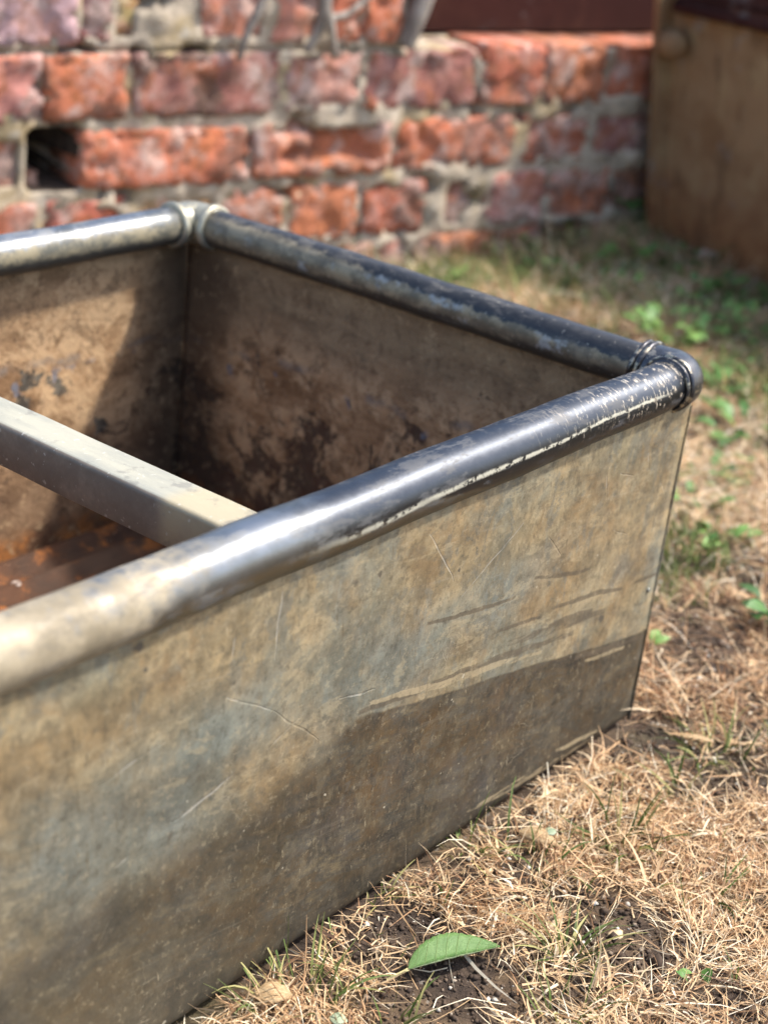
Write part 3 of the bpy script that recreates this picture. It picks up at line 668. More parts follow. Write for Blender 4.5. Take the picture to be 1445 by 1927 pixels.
# measured courses: s from, s to, colour, soot, proud, mode; right-end bricks also darkened for the tank's shade
C1 = [(-.862, -.717, LIL, .25, .003), (-.711, -.664, PUR, .45, -.004), (-.66, -.624, YEL, .35, -.010), (-.53, -.425, SAL, .2, -.002), (-.416, -.335, SAL, .15, -.004), (-.325, -.266, ORG, 0, .0), (-.259, -.2, ORG, 0, .003)]
C2 = [(-.863, -.764, SAL, .1, .004), (-.757, -.645, ORG, .45, .006), (-.628, -.403, PUR, .75, .001), (-.385, -.266, SAL, .2, .0), (-.25, -.047, PUR, .25, .0), (-.031, .086, ORG, 0, .003), (.096, .224, ORG, .05, .002), (.232, .35, RED, .4, -.006), (.362, .48, RED, .5, -.006), (.49, .7, DRK, .5, -.006)]
C3 = [(-.864, -.786, SAL, .15, -.008), (-.705, -.449, ORG, .05, .003), (-.436, -.2, ORG, .0, .004, 'hollow'), (-.181, .044, ORG, .15, .001), (.07, .206, RED, .45, -.003), (.216, .352, PUR, .55, -.006), (.364, .58, DRK, .5, -.006)]
C4 = [(-.865, -.77, RED, .1, -.002), (-.755, -.64, RED, .15, .0), (-.615, -.55, YEL, .0, -.006), (-.54, -.488, YEL, .2, -.008), (-.482, -.386, RED, .1, .0), (-.364, -.247, ORG, .15, -.002), (-.234, -.121, RED, .2, .0), (-.085, -.03, PUR, .3, -.009), (.01, .129, SAL, .15, .001), (.142, .274, RED, .4, -.004), (.286, .40, DRK, .5, -.006), (.412, .62, DRK, .5, -.006)]
C5 = [(-.5, -.38, RED, .2, 0), (-.37, -.28, RED, .3, 0), (-.273, -.213, ORG, .1, .0), (-.198, -.141, SAL, .2, -.003), (-.131, .028, ORG, .15, .004), (.045, .175, RED, .5, -.004), (.19, .40, PUR, .5, -.004)]
zr = {1: (.330, .404), 2: (.233, .3135), 3: (.1385, .2125), 4: (.040, .1205), 5: (-.055, .0275)}
zo = {0: (.418, .5)}
for k, row in ((1, C1), (2, C2), (3, C3), (4, C4), (5, C5)):
    a, b = zr[k]
    for r in row:
        z0, z1 = a, b
        if k == 2 and r[0] > -.1: z1 = .322
        brick(r[0], r[1], z0, z1, r[2], r[3], r[4], r[5] if len(r) > 5 else None, 1.0 if k != 1 else 1.4)
    s = row[0][0]-.01                                   # the courses run on to the left, out of frame
    while s > -1.47:
        w = rng.choice((.11, .22)); s2 = max(s-w, -1.49)
        brick(s2, s, a, b, rng.choice((ORG, SAL, PUR, RED)), rng.uniform(0, .4)); s = s2-.012
s = -.19
while s > -1.47:
    w = rng.choice((.11, .22)); s2 = max(s-w, -1.49)
    brick(s2, s, .418, .5, rng.choice((ORG, SAL, PUR, RED)), rng.uniform(0, .4)); s = s2-.012
# remains of the brick that fell out of the hole
brick(-.79, -.755, .139, .155, ORG, .6, -.03)
FOOT.pop()

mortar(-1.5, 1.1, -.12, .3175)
mortar(-1.5, -.186, .3195, .515)
# bare woody stems clinging to the wall
m = Mat('grey_bark', 'Object')
c = m.mix(m.nz(60, .4, .6, detail=5, vec=m.scl(m.P, (1, 1, .3))), (.36, .31, .26), (.17, .14, .115))
M_bark = m.done(c, .9, 0.0, m.bump(m.noise(120, 6, .7, vec=m.scl(m.P, (1, 1, .25))), .003, .8))
def stem(name, paths, label, group=None):
    root = paths[0][0]; bm = bmesh.new(); o0 = wall_pt(root[0], root[1])
    for pts, r0, r1 in [(p[0:-2], p[-2], p[-1]) for p in paths]:
        P = [wall_pt(*q) - o0 for q in pts]; Q = []
        for i in range(len(P)-1):
            for k in range(5): 
                t = k/5; a = P[max(i-1, 0)]; b = P[i]; c = P[i+1]; d = P[min(i+2, len(P)-1)]
                Q.append(.5*((2*b) + (c-a)*t + (2*a-5*b+4*c-d)*t*t + (3*b-a-3*c+d)*t**3))
        Q.append(P[-1]); rows = []
        for i, p in enumerate(Q):
            t = (Q[min(i+1, len(Q)-1)]-Q[max(0, i-1)]).normalized(); sx = t.cross(WN).normalized(); r = (r0+(r1-r0)*i/(len(Q)-1))*(1+.16*mn.noise(Vector((i*.6, r0*900, 0))))
            rows.append([bm.verts.new(p + sx*r*math.cos(a) + WN*r*math.sin(a)) for a in [j*math.pi/4 for j in range(8)]])
        for i in range(len(rows)-1):
            for j in range(8): bm.faces.new((rows[i][j], rows[i+1][j], rows[i+1][(j+1) % 8], rows[i][(j+1) % 8]))
        bm.faces.new(rows[0]); bm.faces.new(rows[-1])
    o = bm_obj(name, bm, M_bark); o.location = o0
    tag(o, label, 'stem', group); return o
stem('woody_stem', [[(-.345, .47, .02), (-.35, .40, .022), (-.352, .36, .02), (-.368, .318, .012), .013, .006], [(-.35, .385, .022), (-.335, .35, .02), (-.318, .31, .011), .009, .005], [(-.348, .365, .022), (-.31, .372, .02), (-.275, .395, .016), (-.25, .43, .01), .006, .004]], 'grey forked woody stem climbing the upper bricks of the wall')
stem('woody_stem', [[(-.43, .47, .015), (-.445, .40, .017), (-.47, .34, .014), (-.475, .308, .008), .0075, .005]], 'thin pale single woody stem clinging to the pink bricks')
stem('woody_stem', [[(-.13, .5, .0), (-.155, .43, .004), (-.175, .37, .006), (-.19, .322, .006), .02, .012]], 'thick pale woody trunk at the broken end of the upper bricks')

# ------------------------------------------------------------------ rusty containers
def mat_rust(name, a, b, c3, sc=10):
    m = Mat(name)
    c = m.mix(m.nz(sc, .36, .64, detail=7, rough=.7), a, b)
    c = m.mix(m.mul(m.nz(sc*2.4, .5, .66, detail=6, rough=.7, vec=m.scl(m.P, (1, 1, .5)), off=(3, 1, 1)), .7), c, c3)
    c = m.mix(m.mul(m.nz(sc*1.7, .61, .68, detail=4, off=(6, 1, 3)), .4), c, (.26, .25, .24))
    if name == 'brown_rust':
        Z = m.sep(m.P)[2]; c = m.mix(m.mul(m.step(m.add(Z, m.mul(m.sub(m.noise(12, 5, .7), .5), .2)), .16, .02), .75), c, m.mix(m.nz(24, .4, .6, detail=5), (.2, .075, .03), (.3, .13, .05)))
        c = m.mix(m.mul(m.nz(1, .52, .62, detail=6, rough=.75, vec=m.scl(m.P, (22, 22, 7)), off=(4, 4, 4)), .5), c, (.1, .055, .03))
    m.b.inputs['Specular IOR Level'].default_value = .15
    return m.done(c, .9, 0.0, m.bump(m.noise(60, 7, .7), .002, .7))
M_rust = mat_rust('brown_rust', (.31, .195, .105), (.23, .13, .065), (.36, .25, .13))
M_red = mat_rust('dark_red_paint', (.06, .021, .016), (.045, .016, .013), (.08, .032, .022), 5)
tank = tag(empty('rusty_tank', wall_pt(.335, 0, .02)), 'tall rusty brown metal tank standing against the brick wall', 'tank')
def TP(a, b, z): return WD*a + WN*b + Vector((0, 0, z))   # a along the wall, b out from it
def tank_wall(z):
    e = -.05*z/.36 + .0                                   # splays outwards to the top
    return e
bm = bmesh.new(); rows = []
for k in range(21):
    z = -.03+k/20*.445; e = tank_wall(z); L0, L1, D = e, .62-e, .74
    ring = []
    for (a, b, a0) in ((L0, e*.2, 180), (L1, e*.2, 270), (L1, D-e, 0), (L0, D-e, 90)):
        cx = a + (.03 if a == L0 else -.03); cy = b + (.03 if b < .3 else -.03)
        sx = -1 if a == L0 else 1; sy = -1 if b < .3 else 1
        arc = [(cx+sx*.03*math.sin(t), cy+sy*.03*math.cos(t)) for t in (0, .4, .8, 1.2, math.pi/2)]
        if (sx*sy) > 0: arc = arc
        else: arc = arc[::-1]
        ring += arc
    rows.append([bm.verts.new(TP(x, y, z) + WD*.003*mn.noise(Vector((x*6, y*6, z*6)))) for x, y in ring])
n_ = len(rows[0])
for k in range(20):
    for j in range(n_): bm.faces.new((rows[k][j], rows[k+1][j], rows[k+1][(j+1) % n_], rows[k][(j+1) % n_]))
bm.faces.new(rows[0]); bm.faces.new(rows[-1])
autosmooth(bm_obj('body', bm, M_rust, tank), 50)
bm = bmesh.new(); bmesh.ops.create_uvsphere(bm, u_segments=16, v_segments=10, radius=.024, matrix=Matrix.Translation(TP(-.042, .05, .335)))
bm_obj('corner_lug', bm, M_rust, tank)
bm = bmesh.new()
bmesh.ops.create_cube(bm, size=1)
for v_ in bm.verts: v_.co = TP(.0 + (v_.co.x+.5)*.66 - .035, .06+(v_.co.y+.5)*.76, .40 + (v_.co.z+.5)*.06)
bmesh.ops.bevel(bm, geom=bm.edges[:], offset=.015, segments=3, affect='EDGES')
bm_obj('lid', bm, M_red, tank)

drum = tag(empty('rusty_bin', wall_pt(.12, .325, -.12)), 'dark red rusty bin with rounded corner standing on the low ledge', 'bin')
bm = bmesh.new(); rows = []
for k in range(13):
    z = k/12*.36; ring = []
    bul = .012*math.sin(z/.36*math.pi)
    for cx, cy, a0 in ((.42, 0, 0), (.42, -.2, -90), (-.2, -.2, -180), (-.2, 0, -270)):
        rr = .045
        for t in range(0, 91, 15):
            a = R(a0+90-t); ring.append((cx+(rr+bul)*math.cos(a), cy-.05+(rr+bul)*math.sin(a)))
    rows.append([bm.verts.new(WD*x + WN*y + Vector((0, 0, z))) for x, y in ring])
n_ = len(rows[0])
for k in range(12):
    for j in range(n_): bm.faces.new((rows[k][j], rows[k+1][j], rows[k+1][(j+1) % n_], rows[k][(j+1) % n_]))
bm.faces.new(rows[0]); bm.faces.new(rows[-1])
autosmooth(bm_obj('body', bm, M_red, drum), 50)
bm = bmesh.new(); rows = []
for (x, y) in ring:
    row = []
    for j in range(6):
        a = j*math.pi/3; row.append(bm.verts.new(WD*x*1.0 + WN*(y) + Vector((0, 0, .36)) + (WD*x*.1/max(.1, abs(x))*.08+WN*.0)*math.cos(a) + Vector((0, 0, .008*math.sin(a)))))
    rows.append(row)
for i in range(len(rows)):
    for j in range(6): bm.faces.new((rows[i][j], rows[(i+1) % len(rows)][j], rows[(i+1) % len(rows)][(j+1) % 6], rows[i][(j+1) % 6]))
bm_obj('rolled_lip', bm, M_red, drum)

# ------------------------------------------------------------------ grass
def mat_blade(name, stops, rough=.6, trans=.25):
    m = Mat(name); a = m.n('ShaderNodeAttribute'); a.attribute_name = 'tone'
    c = m.ramp(a.outputs['Fac'], stops)
    m.done(c, rough); m.b.inputs['Specular IOR Level'].default_value = .25
    if trans:
        tr = m.n('ShaderNodeBsdfTranslucent'); m.put(tr.inputs[0], c); mx = m.n('ShaderNodeMixShader'); mx.inputs[0].default_value = trans
        out = [x for x in m.t.nodes if x.type == 'OUTPUT_MATERIAL'][0]
        m.t.links.new(m.b.outputs[0], mx.inputs[1]); m.t.links.new(tr.outputs[0], mx.inputs[2]); m.t.links.new(mx.outputs[0], out.inputs[0])
    return m.m
M_straw = mat_blade('straw', [(0, (.13, .075, .045)), (.15, (.38, .21, .11)), (.38, (.61, .4, .215)), (.65, (.76, .57, .345)), (1, (.86, .78, .6))])
M_green = mat_blade('grass_green', [(0, (.05, .075, .02)), (.5, (.1, .15, .035)), (.8, (.19, .24, .07)), (1, (.36, .33, .13))])

def blades(name, X, Y, Z, az, el, ln, wd, curl, tone, mat, seg=3):
    """ribbons: arrays of the same length; every blade bends by 'curl' (vertical) along its length"""
    n = len(X); P = np.stack([X, Y, Z], -1); V = np.zeros((n, seg+1, 2, 3)); T = np.zeros((n, seg+1, 2))
    side = np.stack([-np.sin(az), np.cos(az), np.zeros(n)], -1)
    tw = NR.normal(0, .7, n); yaw = NR.normal(0, .5, n)
    a = az.copy(); e = el.copy()
    for k in range(seg+1):
        w = wd*(1-(k/seg)**2*.85)*.5
        up_ = np.array([0, 0, 1.])
        sv = side*np.cos(tw)[:, None] + up_*np.sin(tw)[:, None]
        V[:, k, 0] = P-sv*w[:, None]; V[:, k, 1] = P+sv*w[:, None]; T[:, k] = tone[:, None]
        d = np.stack([np.cos(e)*np.cos(a), np.cos(e)*np.sin(a), np.sin(e)], -1)
        P = P+d*(ln/seg)[:, None]; e = e-curl/seg; a = a+yaw/seg
        gz = ground_h(P[:, 0], P[:, 1])+.0008; P[:, 2] = np.maximum(P[:, 2], gz)
    I = np.arange(n*(seg+1)*2).reshape(n, seg+1, 2)
    Q = np.stack([I[:, :-1, 0], I[:, 1:, 0], I[:, 1:, 1], I[:, :-1, 1]], -1).reshape(-1, 4)
    me = mesh_np(name, V.reshape(-1, 3), Q)
    at_ = me.attributes.new('tone', 'FLOAT', 'POINT'); at_.data.foreach_set('value', T.astype(np.float32).ravel())
    return link(name, me, mat)

def free(x, y, m_=.004):
    ins = (x < .006+m_) & (x > -TL-.006) & (y > -.010-m_) & (y < TW+.006)
    q = (x-WO.x)*WN.x + (y-WO.y)*WN.y; s = (x-WO.x)*WD.x + (y-WO.y)*WD.y
    return ~ins & (q > .005) & ~((s > .335) & (s < 1.0) & (q < .72))
cv = np.array([CAM.x, CAM.y, CAM.z]); RTn, UPn, FWn = np.array(RT), np.array(UP), np.array(fw)
def view(x, y):                                          # depth and picture position, for the level of detail only
    d = np.stack([x, y, np.zeros_like(x)], -1)-cv; z = d@FWn
    return z, 722.5+FPX*(d@RTn)/z, 963.5-FPX*(d@UPn)/z
SOIL = [(at(1235, 1395), .05), (at(1180, 1400), .035), (at(760, 1760), .03), (at(900, 1860), .032), (at(1200, 1790), .045), (at(1130, 1730), .03), (at(1330, 1480), .03), (at(1400, 1080), .06), (at(1330, 1170), .05), (at(1260, 1060), .06), (at(1290, 1240), .05), (at(820, 1900), .04), (at(1380, 1900), .03)]
def cover(x, y):                                         # how much thatch the lawn carries
    c = np.clip((fbm(x*9+5, y*9+1)-.27)/.12, 0.2, 1)*np.clip((fbm(x*34+2, y*34+6)-.25)/.18, .2, 1)
    for p, r in SOIL:
        dd_ = np.hypot(x-p.x, y-p.y)/r*(1+.8*(fbm(x*40, y*40)-.5)); c = c*np.clip(.12+np.maximum(0, dd_-.45)*1.3, 0, 1)
    return c
def scatter(n, x0, x1, y0, y1):
    return NR.uniform(x0, x1, n), NR.uniform(y0, y1, n)
X, Y = scatter(1050000, -.85, 1.75, -1.0, 1.15)           # candidates, 5.6 m2
z, px, py = view(X, Y)
inview = (px > -150) & (px < 1750) & (py > 200) & (py < 2250)
dens = np.where(z < 1.25, .95, np.where(z < 1.7, .6, .34)); dens = np.where(inview, dens, .08)
keep = free(X, Y) & (NR.random(len(X)) < dens*cover(X, Y))
X, Y, z = X[keep], Y[keep], z[keep]; n = len(X)
big = np.where(z < 1.25, 1.0, np.where(z < 1.7, 1.25, 1.6))
kind = NR.random(n)
clump = fbm(X*14+9, Y*14+3)*2*math.pi*3
az = np.where(NR.random(n) < .55, clump+NR.normal(0, .7, n), NR.uniform(0, 6.283, n))
el = np.where(kind < .72, NR.normal(.16, .18, n), NR.uniform(.4, 1.2, n))
ln = np.where(kind < .72, NR.gamma(3.2, .0072, n), NR.gamma(3.5, .0045, n))*big
ln = np.where(NR.random(n) < .3, NR.uniform(.004, .011, n)*big, ln)
wd = NR.uniform(.0005, .00115, n)*big
wd = np.where(NR.random(n) < .06, wd*NR.uniform(1.6, 3.0, n), wd)
tone = np.clip(NR.normal(.5, .27, n)+(fbm(X*7, Y*7)-.5)*.7, 0, 1)
Z = ground_h(X, Y)+NR.gamma(2, .0016, n)
o = blades('dry_grass', X, Y, Z, az, el, ln, wd, NR.normal(.35, .7, n), tone, M_straw)
tag(o, 'matted straw coloured dry grass covering the lawn', 'grass', kind='stuff')
# thin green blades growing through it
X, Y = scatter(150000, -.85, 1.75, -1.0, 1.15); z, px, py = view(X, Y)
g = np.clip((fbm(X*6+30, Y*6+12)-.5)/.1, 0, 1)*.8+.05
q = (X-WO.x)*WN.x + (Y-WO.y)*WN.y
g = np.where((z > 1.5), g*1.9+.5*np.exp(-(q/.42)**2), g*.6)
keep = free(X, Y) & (NR.random(len(X)) < np.where(z > 1.5, g*.42, g*.1)); X, Y, z = X[keep], Y[keep], z[keep]; n = len(X)
o = blades('green_grass', X, Y, ground_h(X, Y), NR.uniform(0, 6.283, n), NR.uniform(.5, 1.4, n), NR.gamma(6, .0045, n)*np.where(z > 1.6, 1.35, 1), NR.uniform(.0009, .0018, n)*np.where(z > 1.6, 1.9, 1), NR.normal(.7, .5, n), np.clip(NR.normal(.5, .25, n), 0, 1), M_green)
tag(o, 'fine green grass blades growing through the dry lawn', 'grass', kind='stuff')
# soil crumbs and tiny pale stones
X, Y = scatter(60000, -.62, .5, -.5, .12); z, px, py = view(X, Y)
keep = free(X, Y, .008) & (NR.random(len(X)) < 1.0-.9*cover(X, Y)) & (px > -100) & (py < 2150); X, Y = X[keep], Y[keep]; n = len(X)
ico = np.array([(0, 0, 1), (.9, 0, .1), (.1, .95, 0), (-.85, .1, .1), (0, -.9, -.1), (0, 0, -1)], float)
IF = np.array([(0, 1, 2), (0, 2, 3), (0, 3, 4), (0, 4, 1), (5, 2, 1), (5, 3, 2), (5, 4, 3), (5, 1, 4)])
sz = NR.gamma(1.6, .0006, n)+.0005
V = ico[None]*NR.uniform(.6, 1.3, (n, 6, 1))*sz[:, None, None]*np.array([1, 1, .7])
th = NR.uniform(0, 6.28, n); cs, sn = np.cos(th), np.sin(th)
V = np.stack([V[..., 0]*cs[:, None]-V[..., 1]*sn[:, None], V[..., 0]*sn[:, None]+V[..., 1]*cs[:, None], V[..., 2]], -1)
V += np.stack([X, Y, ground_h(X, Y)+sz*.3], -1)[:, None, :]
me = mesh_np('soil_crumbs', V.reshape(-1, 3), (IF[None]+(np.arange(n)*6)[:, None, None]).reshape(-1, 3))
tn = np.repeat(np.clip(NR.gamma(1.2, .22, n), 0, 1), 6); me.attributes.new('tone', 'FLOAT', 'POINT').data.foreach_set('value', tn.astype(np.float32))
tag(link('soil_crumbs', me, mat_blade('soil_crumb', [(0, (.05, .035, .026)), (.5, (.13, .09, .06)), (.8, (.28, .22, .16)), (1, (.62, .58, .5))], .9, 0), smooth=False), 'loose dark soil crumbs and grit between the dry grass', 'soil', kind='stuff')

# tufts of green grass one can point to
def tuft(px, py, nb, ln, r, label, green=.45, wd=.0015, group=None):
    p = at(px, py); n = nb
    rr = r*np.sqrt(NR.random(n)); th = NR.uniform(0, 6.283, n)
    X = p.x+rr*np.cos(th); Y = p.y+rr*np.sin(th)
    tone = np.clip(NR.normal(green, .22, n), 0, 1); tone[NR.random(n) < .2] = 1
    o = blades('grass_tuft', X, Y, ground_h(X, Y), th+NR.normal(0, .5, n), NR.uniform(.55, 1.35, n), ln*NR.uniform(.5, 1.15, n), wd*NR.uniform(.7, 1.3, n), NR.normal(.8, .35, n), tone, M_green, 5)
    o.data.transform(Matrix.Translation((-p.x, -p.y, 0))); o.location = (p.x, p.y, 0)
    tag(o, label, 'grass tuft', group)
tuft(1165, 1585, 46, .042, .022, 'dense upright green grass tuft right of the tan curled dead leaf', .35)
tuft(1068, 1795, 34, .045, .012, 'sprawling green grass tuft right of the fresh green leaf', .3, .0017)
tuft(880, 1590, 26, .04, .02, 'sparse green and straw grass tuft close to the trough foot', .6)
tuft(1345, 1420, 40, .04, .026, 'tall thin green grass tuft right of the bare soil patch at the trough corner', .5)
tuft(565, 1880, 44, .045, .03, 'half dry olive grass tuft at the lower end of the trough foot', .75, .0016)
tuft(740, 1925, 16, .03, .014, 'short green grass tuft at the bottom edge below the fresh leaf stalk', .45)
tuft(1275, 1490, 9, .045, .010, 'few long green grass blades arching over dry thatch', .35, .002)
tuft(1010, 1640, 14, .034, .02, 'thin patch of green blades below the tan curled dead leaf', .4)
tuft(1060, 1905, 18, .04, .015, 'small dark green grass tuft at the bottom edge of the lawn', .35)
tuft(1340, 1700, 10, .035, .012, 'lone few green blades in pale thatch at the right side', .4)
tuft(715, 1690, 12, .03, .008, 'straw coloured upright blades touching the dark trough foot', .95)

# broad leaved weeds
m = Mat('weed_leaf'); a = m.n('ShaderNodeAttribute'); a.attribute_name = 'tone'
c = m.ramp(a.outputs['Fac'], [(0, (.035, .085, .018)), (.5, (.075, .17, .035)), (1, (.17, .29, .07))])
M_weed = m.done(c, .5); m.b.inputs['Specular IOR Level'].default_value = .3
def weed(px, py, nl, ll, r, h, label, tone=.5, group=None, asp=.55):
    p = at(px, py); V = []; Fc = []; T = []
    for k in range(nl):
        th = NR.uniform(0, 6.283); rr = r*math.sqrt(NR.random()); el = NR.uniform(-.1, .8); L = ll*NR.uniform(.6, 1.2)
        b = Vector((rr*math.cos(th), rr*math.sin(th), NR.uniform(.15, 1)*h)); th += NR.normal(0, .8)
        d = Vector((math.cos(th)*math.cos(el), math.sin(th)*math.cos(el), math.sin(el))); s_ = Vector((-math.sin(th), math.cos(th), NR.normal(0, .25))); u_ = d.cross(s_)
        k0 = len(V); tn = min(1, max(0, NR.normal(tone, .2)))
        for i, (w, dz) in enumerate(((.04, 0), (.75, .05), (1, .03), (.7, -.05), (.03, -.18))):
            c_ = b+d*(L*i/4)+u_*(-dz*L)*-1; ww = w*L*asp*.5
            for q, fo in ((-1, .12), (0, 0), (1, .12)): V.append(c_+s_*(q*ww)+u_*fo*ww*abs(q)); T.append(tn)
        for i in range(4):
            for j in range(2): a_ = k0+i*3+j; Fc.append((a_, a_+1, a_+4, a_+3))
        # stalk
        k1 = len(V); root = Vector((b.x*.25, b.y*.25, -.004)); sd_ = Vector((.0008, .0004, 0))
        V += [root-sd_, root+sd_, b+sd_, b-sd_]; T += [tn]*4; Fc.append((k1, k1+1, k1+2, k1+3))
    me = mesh_pd('weed_plant', V, Fc); me.attributes.new('tone', 'FLOAT', 'POINT').data.foreach_set('value', T)
    o = link('weed_plant', me, M_weed); o.location = (p.x, p.y, float(ground_h(p.x, p.y)))
    tag(o, label, 'weed', group)
W_ = [(1275, 640, 44, .027, .06, .03, 'bright green broad leaved weed clump behind the trough corner', .85),
      (1155, 500, 34, .026, .05, .03, 'green weed clump on the lawn in front of the dark end of the brick wall', .55),
      (1225, 560, 30, .024, .06, .02, 'low spreading green weed below the rusty tank edge', .5),
      (1200, 440, 16, .045, .03, .05, 'dark green weed growing where the rusty tank meets the wall', .25),
      (1375, 560, 40, .026, .06, .03, 'dark green weed clump in front of the rusty tank', .25),
      (1425, 640, 36, .026, .05, .02, 'dark leafy weed at the right edge below the rusty tank', .2),
      (1050, 520, 16, .028, .05, .015, 'small scattered weed on the lawn just beyond the end rim', .5),
      (870, 530, 10, .03, .02, .02, 'yellow green seedling peeping above the end rim by the tan stone', .95),
      (690, 480, 8, .035, .018, .03, 'small bright green seedling at the wall foot above the end rim', .8),
      (1065, 450, 10, .03, .03, .02, 'little green weed against the lowest bricks left of the pale stone', .45),
      (1330, 735, 18, .032, .04, .015, 'flat green weed beside the black trough corner', .5),
      (1395, 820, 24, .034, .05, .018, 'wide mid green weed patch right of the trough end', .4),
      (1290, 950, 12, .026, .03, .012, 'small green weed in dry thatch near the trough edge', .5),
      (1355, 1010, 10, .024, .03, .012, 'tiny pale green weed sprig right of the trough side', .75),
      (1440, 1165, 10, .034, .02, .022, 'dark green broad leaf weed cut by the right edge', .02),
      (1215, 1215, 5, .016, .006, .01, 'tiny light green seedling beside the trough corner foot', .9),
      (1345, 890, 9, .024, .03, .010, 'thin green weed in straw between two leafier weeds', .4),
      (1120, 545, 30, .018, .08, .014, 'patch of tiny leaved green weeds between the end rim and the rusty tank', .6),
      (1255, 500, 24, .022, .06, .02, 'cluster of small leaved weeds at the foot of the rusty tank face', .35),
      (1330, 610, 34, .024, .09, .02, 'broad low carpet of light green weeds behind the trough corner on the right', .75),
      (1410, 720, 30, .022, .08, .018, 'olive green weed carpet near the right edge level with the trough corner', .4),
      (960, 470, 20, .02, .05, .018, 'short green weeds at the wall foot between tan and grey stones', .55),
      (1420, 900, 20, .02, .06, .014, 'spread of small green leaves in straw at the right edge', .5),
      (1300, 1800+40, 4, .012, .012, .008, 'tiny round leaved seedling in pale thatch near the bottom right', .7)]
for w in W_: weed(*w[:7], tone=w[7])

# ------------------------------------------------------------------ leaves and stones on the lawn
m = Mat('fresh_leaf', 'UV'); U, V_, _ = m.sep(m.P)         # u along the midrib, v = -1..1 across
av = m.math('ABSOLUTE', V_)
vn_ = m.math('FRACT', m.mul(m.sub(U, m.mul(av, .13)), 9.0)); vein = m.step(m.math('ABSOLUTE', m.sub(vn_, .5)), .0, .07, 1.0, 0.0)
rib = m.step(av, .02, .06, 1.0, 0.0); vv = m.math('MAXIMUM', m.mul(vein, .6), rib)
vor = m.n('ShaderNodeTexVoronoi', feature='DISTANCE_TO_EDGE'); m.put(vor.inputs['Vector'], m.comb(m.mul(U, 26.0), m.mul(V_, 8.0), 0.0)); net = m.step(vor.outputs[0], 0.0, .1, 1.0, 0.0)
c = m.mix(m.nz(5, .3, .7, detail=4), (.1, .215, .045), (.14, .26, .065)); c = m.mix(m.mul(net, .22), c, (.2, .31, .11)); c = m.mix(m.mul(vv, .65), c, (.4, .47, .22))
M_leaf = m.done(c, .5, 0.0, m.bump(m.add(vv, m.mul(net, .35)), .0012, .8)); m.b.inputs['Specular IOR Level'].default_value = .45
def leaf(name, p, q, half, mat, label, fold, lift, curl, cat='leaf', serr=.02, n=26, bend=.0):
    p = Vector(p); q = Vector(q); d = (q-p); L = d.length; d.normalize(); s_ = Vector((-d.y, d.x, 0)); bm = bmesh.new(); uvl = bm.loops.layers.uv.new('UVMap'); rows = []
    for i in range(n+1):
        t = i/n; w = half*(math.sin(math.pi*min(1, t**.85))**.75 if 0 < t < 1 else .001)*(1.0 if t < .55 else (1-(t-.55)*.35)); row = []
        for j in range(-5, 6):
            v = j/5; ww = w*v*(1+(serr*(1 if i % 2 else -1) if abs(j) == 5 else 0))
            ang = fold[0] if v > 0 else fold[1]
            lat = s_*abs(ww)*math.cos(ang)*(1 if v > 0 else -1) + Vector((0, 0, abs(ww)*math.sin(ang))) + Vector((0, 0, -curl*abs(v)**2*w))
            pos = d*(L*t) + s_*bend*math.sin(math.pi*t)*L + lat + Vector((0, 0, lift*math.sin(math.pi*t)+.0007*mn.noise(Vector((t*14, v*3, 1)))))
            row.append((bm.verts.new(pos), (t, v)))
        rows.append(row)
    for i in range(n):
        for j in range(10):
            cs_ = (rows[i][j], rows[i+1][j], rows[i+1][j+1], rows[i][j+1]); f = bm.faces.new([c_[0] for c_ in cs_])
            for l, c_ in zip(f.loops, cs_): l[uvl].uv = c_[1]
    o = bm_obj(name, bm, mat); o.location = p; tag(o, label, cat)
    md = o.modifiers.new('thickness', 'SOLIDIFY'); md.thickness = .0003
    return o
a_, b_ = at(768, 1824, .010), at(941, 1781, .008)
lf = leaf('fallen_leaf', a_, b_, .0165, M_leaf, 'fresh green folded leaf with serrated edge lying on the dry grass', (.6, -2.75), .001, .05, bend=-.01)
m = Mat('leaf_stalk'); M_stalk = m.done((.5, .42, .2), .5)
bm = bmesh.new(); rows = []
for i in range(6):
    t = i/5; p_ = Vector((-.012*t, -.002*t, -.003*t*t)).lerp(Vector((-.012*t, -.002*t, -.003*t*t)), 1); dd_ = (a_-b_).normalized()
    c_ = dd_*.014*t + Vector((0, 0, -.004*t))
    rows.append([bm.verts.new(c_+Vector((.0008*math.cos(k*1.57), .0008*math.sin(k*1.57), .0008*math.sin(k*1.57+.8)))) for k in range(4)])
for i in range(5):
    for k in range(4): bm.faces.new((rows[i][k], rows[i+1][k], rows[i+1][(k+1) % 4], rows[i][(k+1) % 4]))
bm_obj('stalk', bm, M_stalk, lf)
m = Mat('dead_leaf', 'UV'); U, V_, _ = m.sep(m.P)
c = m.mix(m.nz(6, .35, .65, detail=5), (.55, .4, .22), (.4, .25, .12)); c = m.mix(m.mul(m.step(m.math('ABSOLUTE', V_), .02, .08, 1.0, 0.0), .5), c, (.62, .5, .3))
M_dead = m.done(c, .7, 0.0, m.bump(m.noise(14, 5, .7), .002, .7))
leaf('dead_leaf', at(975, 1563, .010), at(1052, 1592, .008), .0075, M_dead, 'tan curled dead leaf lying on thatch beside the trough', (.75, .15), .005, .9, serr=.07, n=16, bend=.05)
leaf('dead_leaf', at(1280, 1385, .006), at(1345, 1398, .008), .004, M_dead, 'pale narrow dead leaf on the bare soil near the trough corner', (.3, .3), .002, .3, serr=.03, n=12)
leaf('dead_leaf', at(480, 1868, .008), at(552, 1872, .008), .008, M_dead, 'orange brown dead leaf half hidden in grass by the trough foot', (.3, -.1), .003, .3, serr=.05, n=12)
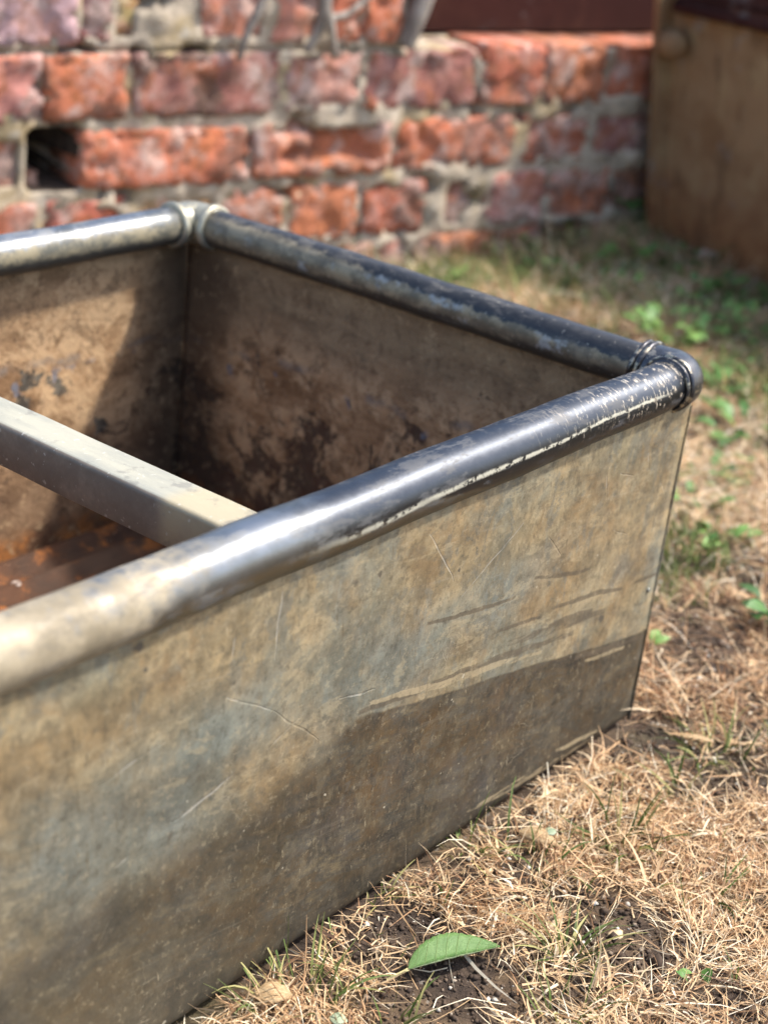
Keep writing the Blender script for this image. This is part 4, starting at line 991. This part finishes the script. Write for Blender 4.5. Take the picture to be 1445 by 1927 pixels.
leaf('dead_leaf', at(1180, 1530, .010), at(1215, 1515, .010), .003, M_dead, 'small narrow tan dead leaf in the thatch above the dense green tuft', (.3, .3), .002, .2, serr=.03, n=10)
m = Mat('grey_leaf'); M_gleaf = m.done(m.mix(m.nz(40, .4, .6), (.2, .27, .17), (.28, .33, .22)), .6)
leaf('small_leaf', at(620, 1914, .006), at(655, 1922, .006), .005, M_gleaf, 'small dull grey green leaf lying at the bottom edge', (.2, .1), .001, .2, n=10)
leaf('small_leaf', at(1029, 1570, .013), at(1044, 1560, .013), .004, M_gleaf, 'tiny pale green leaf scrap beside the tan curled dead leaf', (.3, .1), .001, .2, n=8)

def stone(name, px, py, size, col, label, flat=.6, cat='stone', z=0.0, seed=0):
    p = at(px, py, z); bm = bmesh.new(); bmesh.ops.create_icosphere(bm, subdivisions=3, radius=1)
    for v_ in bm.verts:
        k = 1+.3*mn.noise(v_.co*1.1+Vector((seed*7.1, 0, 0)))+.12*mn.noise(v_.co*3+Vector((seed*3.3, 2, 0)))
        v_.co = Vector((v_.co.x*k*size, v_.co.y*k*size*.75, v_.co.z*k*size*flat))
    m = Mat('stone_surface'); c = m.mix(m.nz(90, .35, .65, detail=5), col, tuple(x*.6 for x in col)); mt = m.done(c, .85, 0.0, m.bump(m.noise(200, 5, .7), .001, .6))
    o = bm_obj(name, bm, mt); gz = z if z else float(ground_h(p.x, p.y)); o.location = (p.x, p.y, gz+size*flat*.35); o.rotation_euler = (0, 0, seed*1.3)
    tag(o, label, cat); return o
stone('stone', 903, 500, .024, (.5, .36, .19), 'tan rounded stone on the ground close to the wall foot', .7, seed=1)
stone('stone', 838, 488, .022, (.42, .36, .33), 'pale grey stone under the lowest orange brick', .5, seed=2)
stone('stone', 1100, 432, .026, (.42, .4, .39), 'light grey stone at the wall foot near the shaded bricks', .4, seed=3)
stone('stone', 1325, 490, .017, (.5, .36, .28), 'pinkish stone on reddish soil before the rusty tank', .7, seed=4)
stone('stone', 1362, 478, .013, (.42, .25, .18), 'smaller red stone right of the pinkish stone', .7, seed=5)
stone('stone', 1400, 690, .016, (.5, .3, .15), 'orange tan stone among the weeds at the right edge', .6, seed=6)
stone('stone', 1157, 1766, .0055, (.62, .47, .28), 'flat cream stone chip on bare soil below the dense green tuft', .4, seed=7)
stone('stone', 690, 1738, .0026, (.72, .7, .66), 'tiny white stone on dark soil above the fresh green leaf', .7, seed=8)
stone('stone', 1290, 1722, .003, (.7, .66, .6), 'tiny white stone in the thatch right of the cream chip', .7, seed=9)
stone('stone', 920, 1870, .0018, (.7, .68, .64), 'tiny white stone on the soil right of the leaf tip', .7, seed=10)
m = Mat('snail_shell'); M_shell = m.done(m.mix(m.nz(220, .4, .6), (.5, .42, .36), (.2, .14, .11)), .5)
bm = bmesh.new(); prev = None
for i in range(60):
    a = i/59*math.pi*4.6; r = .0052*math.exp(-a*.16); t_ = r*.62
    cen = Vector((r*math.cos(a), r*math.sin(a), .0045*(1-math.exp(-a*.2))+.004)); rad = Vector((math.cos(a), math.sin(a), 0))
    row = [bm.verts.new(cen+rad*t_*math.cos(j*math.pi/4)+Vector((0, 0, t_*math.sin(j*math.pi/4)))) for j in range(8)]
    if prev: [bm.faces.new((prev[j], row[j], row[(j+1) % 8], prev[(j+1) % 8])) for j in range(8)]
    prev = row
o = bm_obj('snail_shell', bm, M_shell); p = at(33, 1112, .0085); o.location = (p.x, p.y, .0085)
tag(o, 'small pale snail shell lying on the rusty trough floor', 'shell')
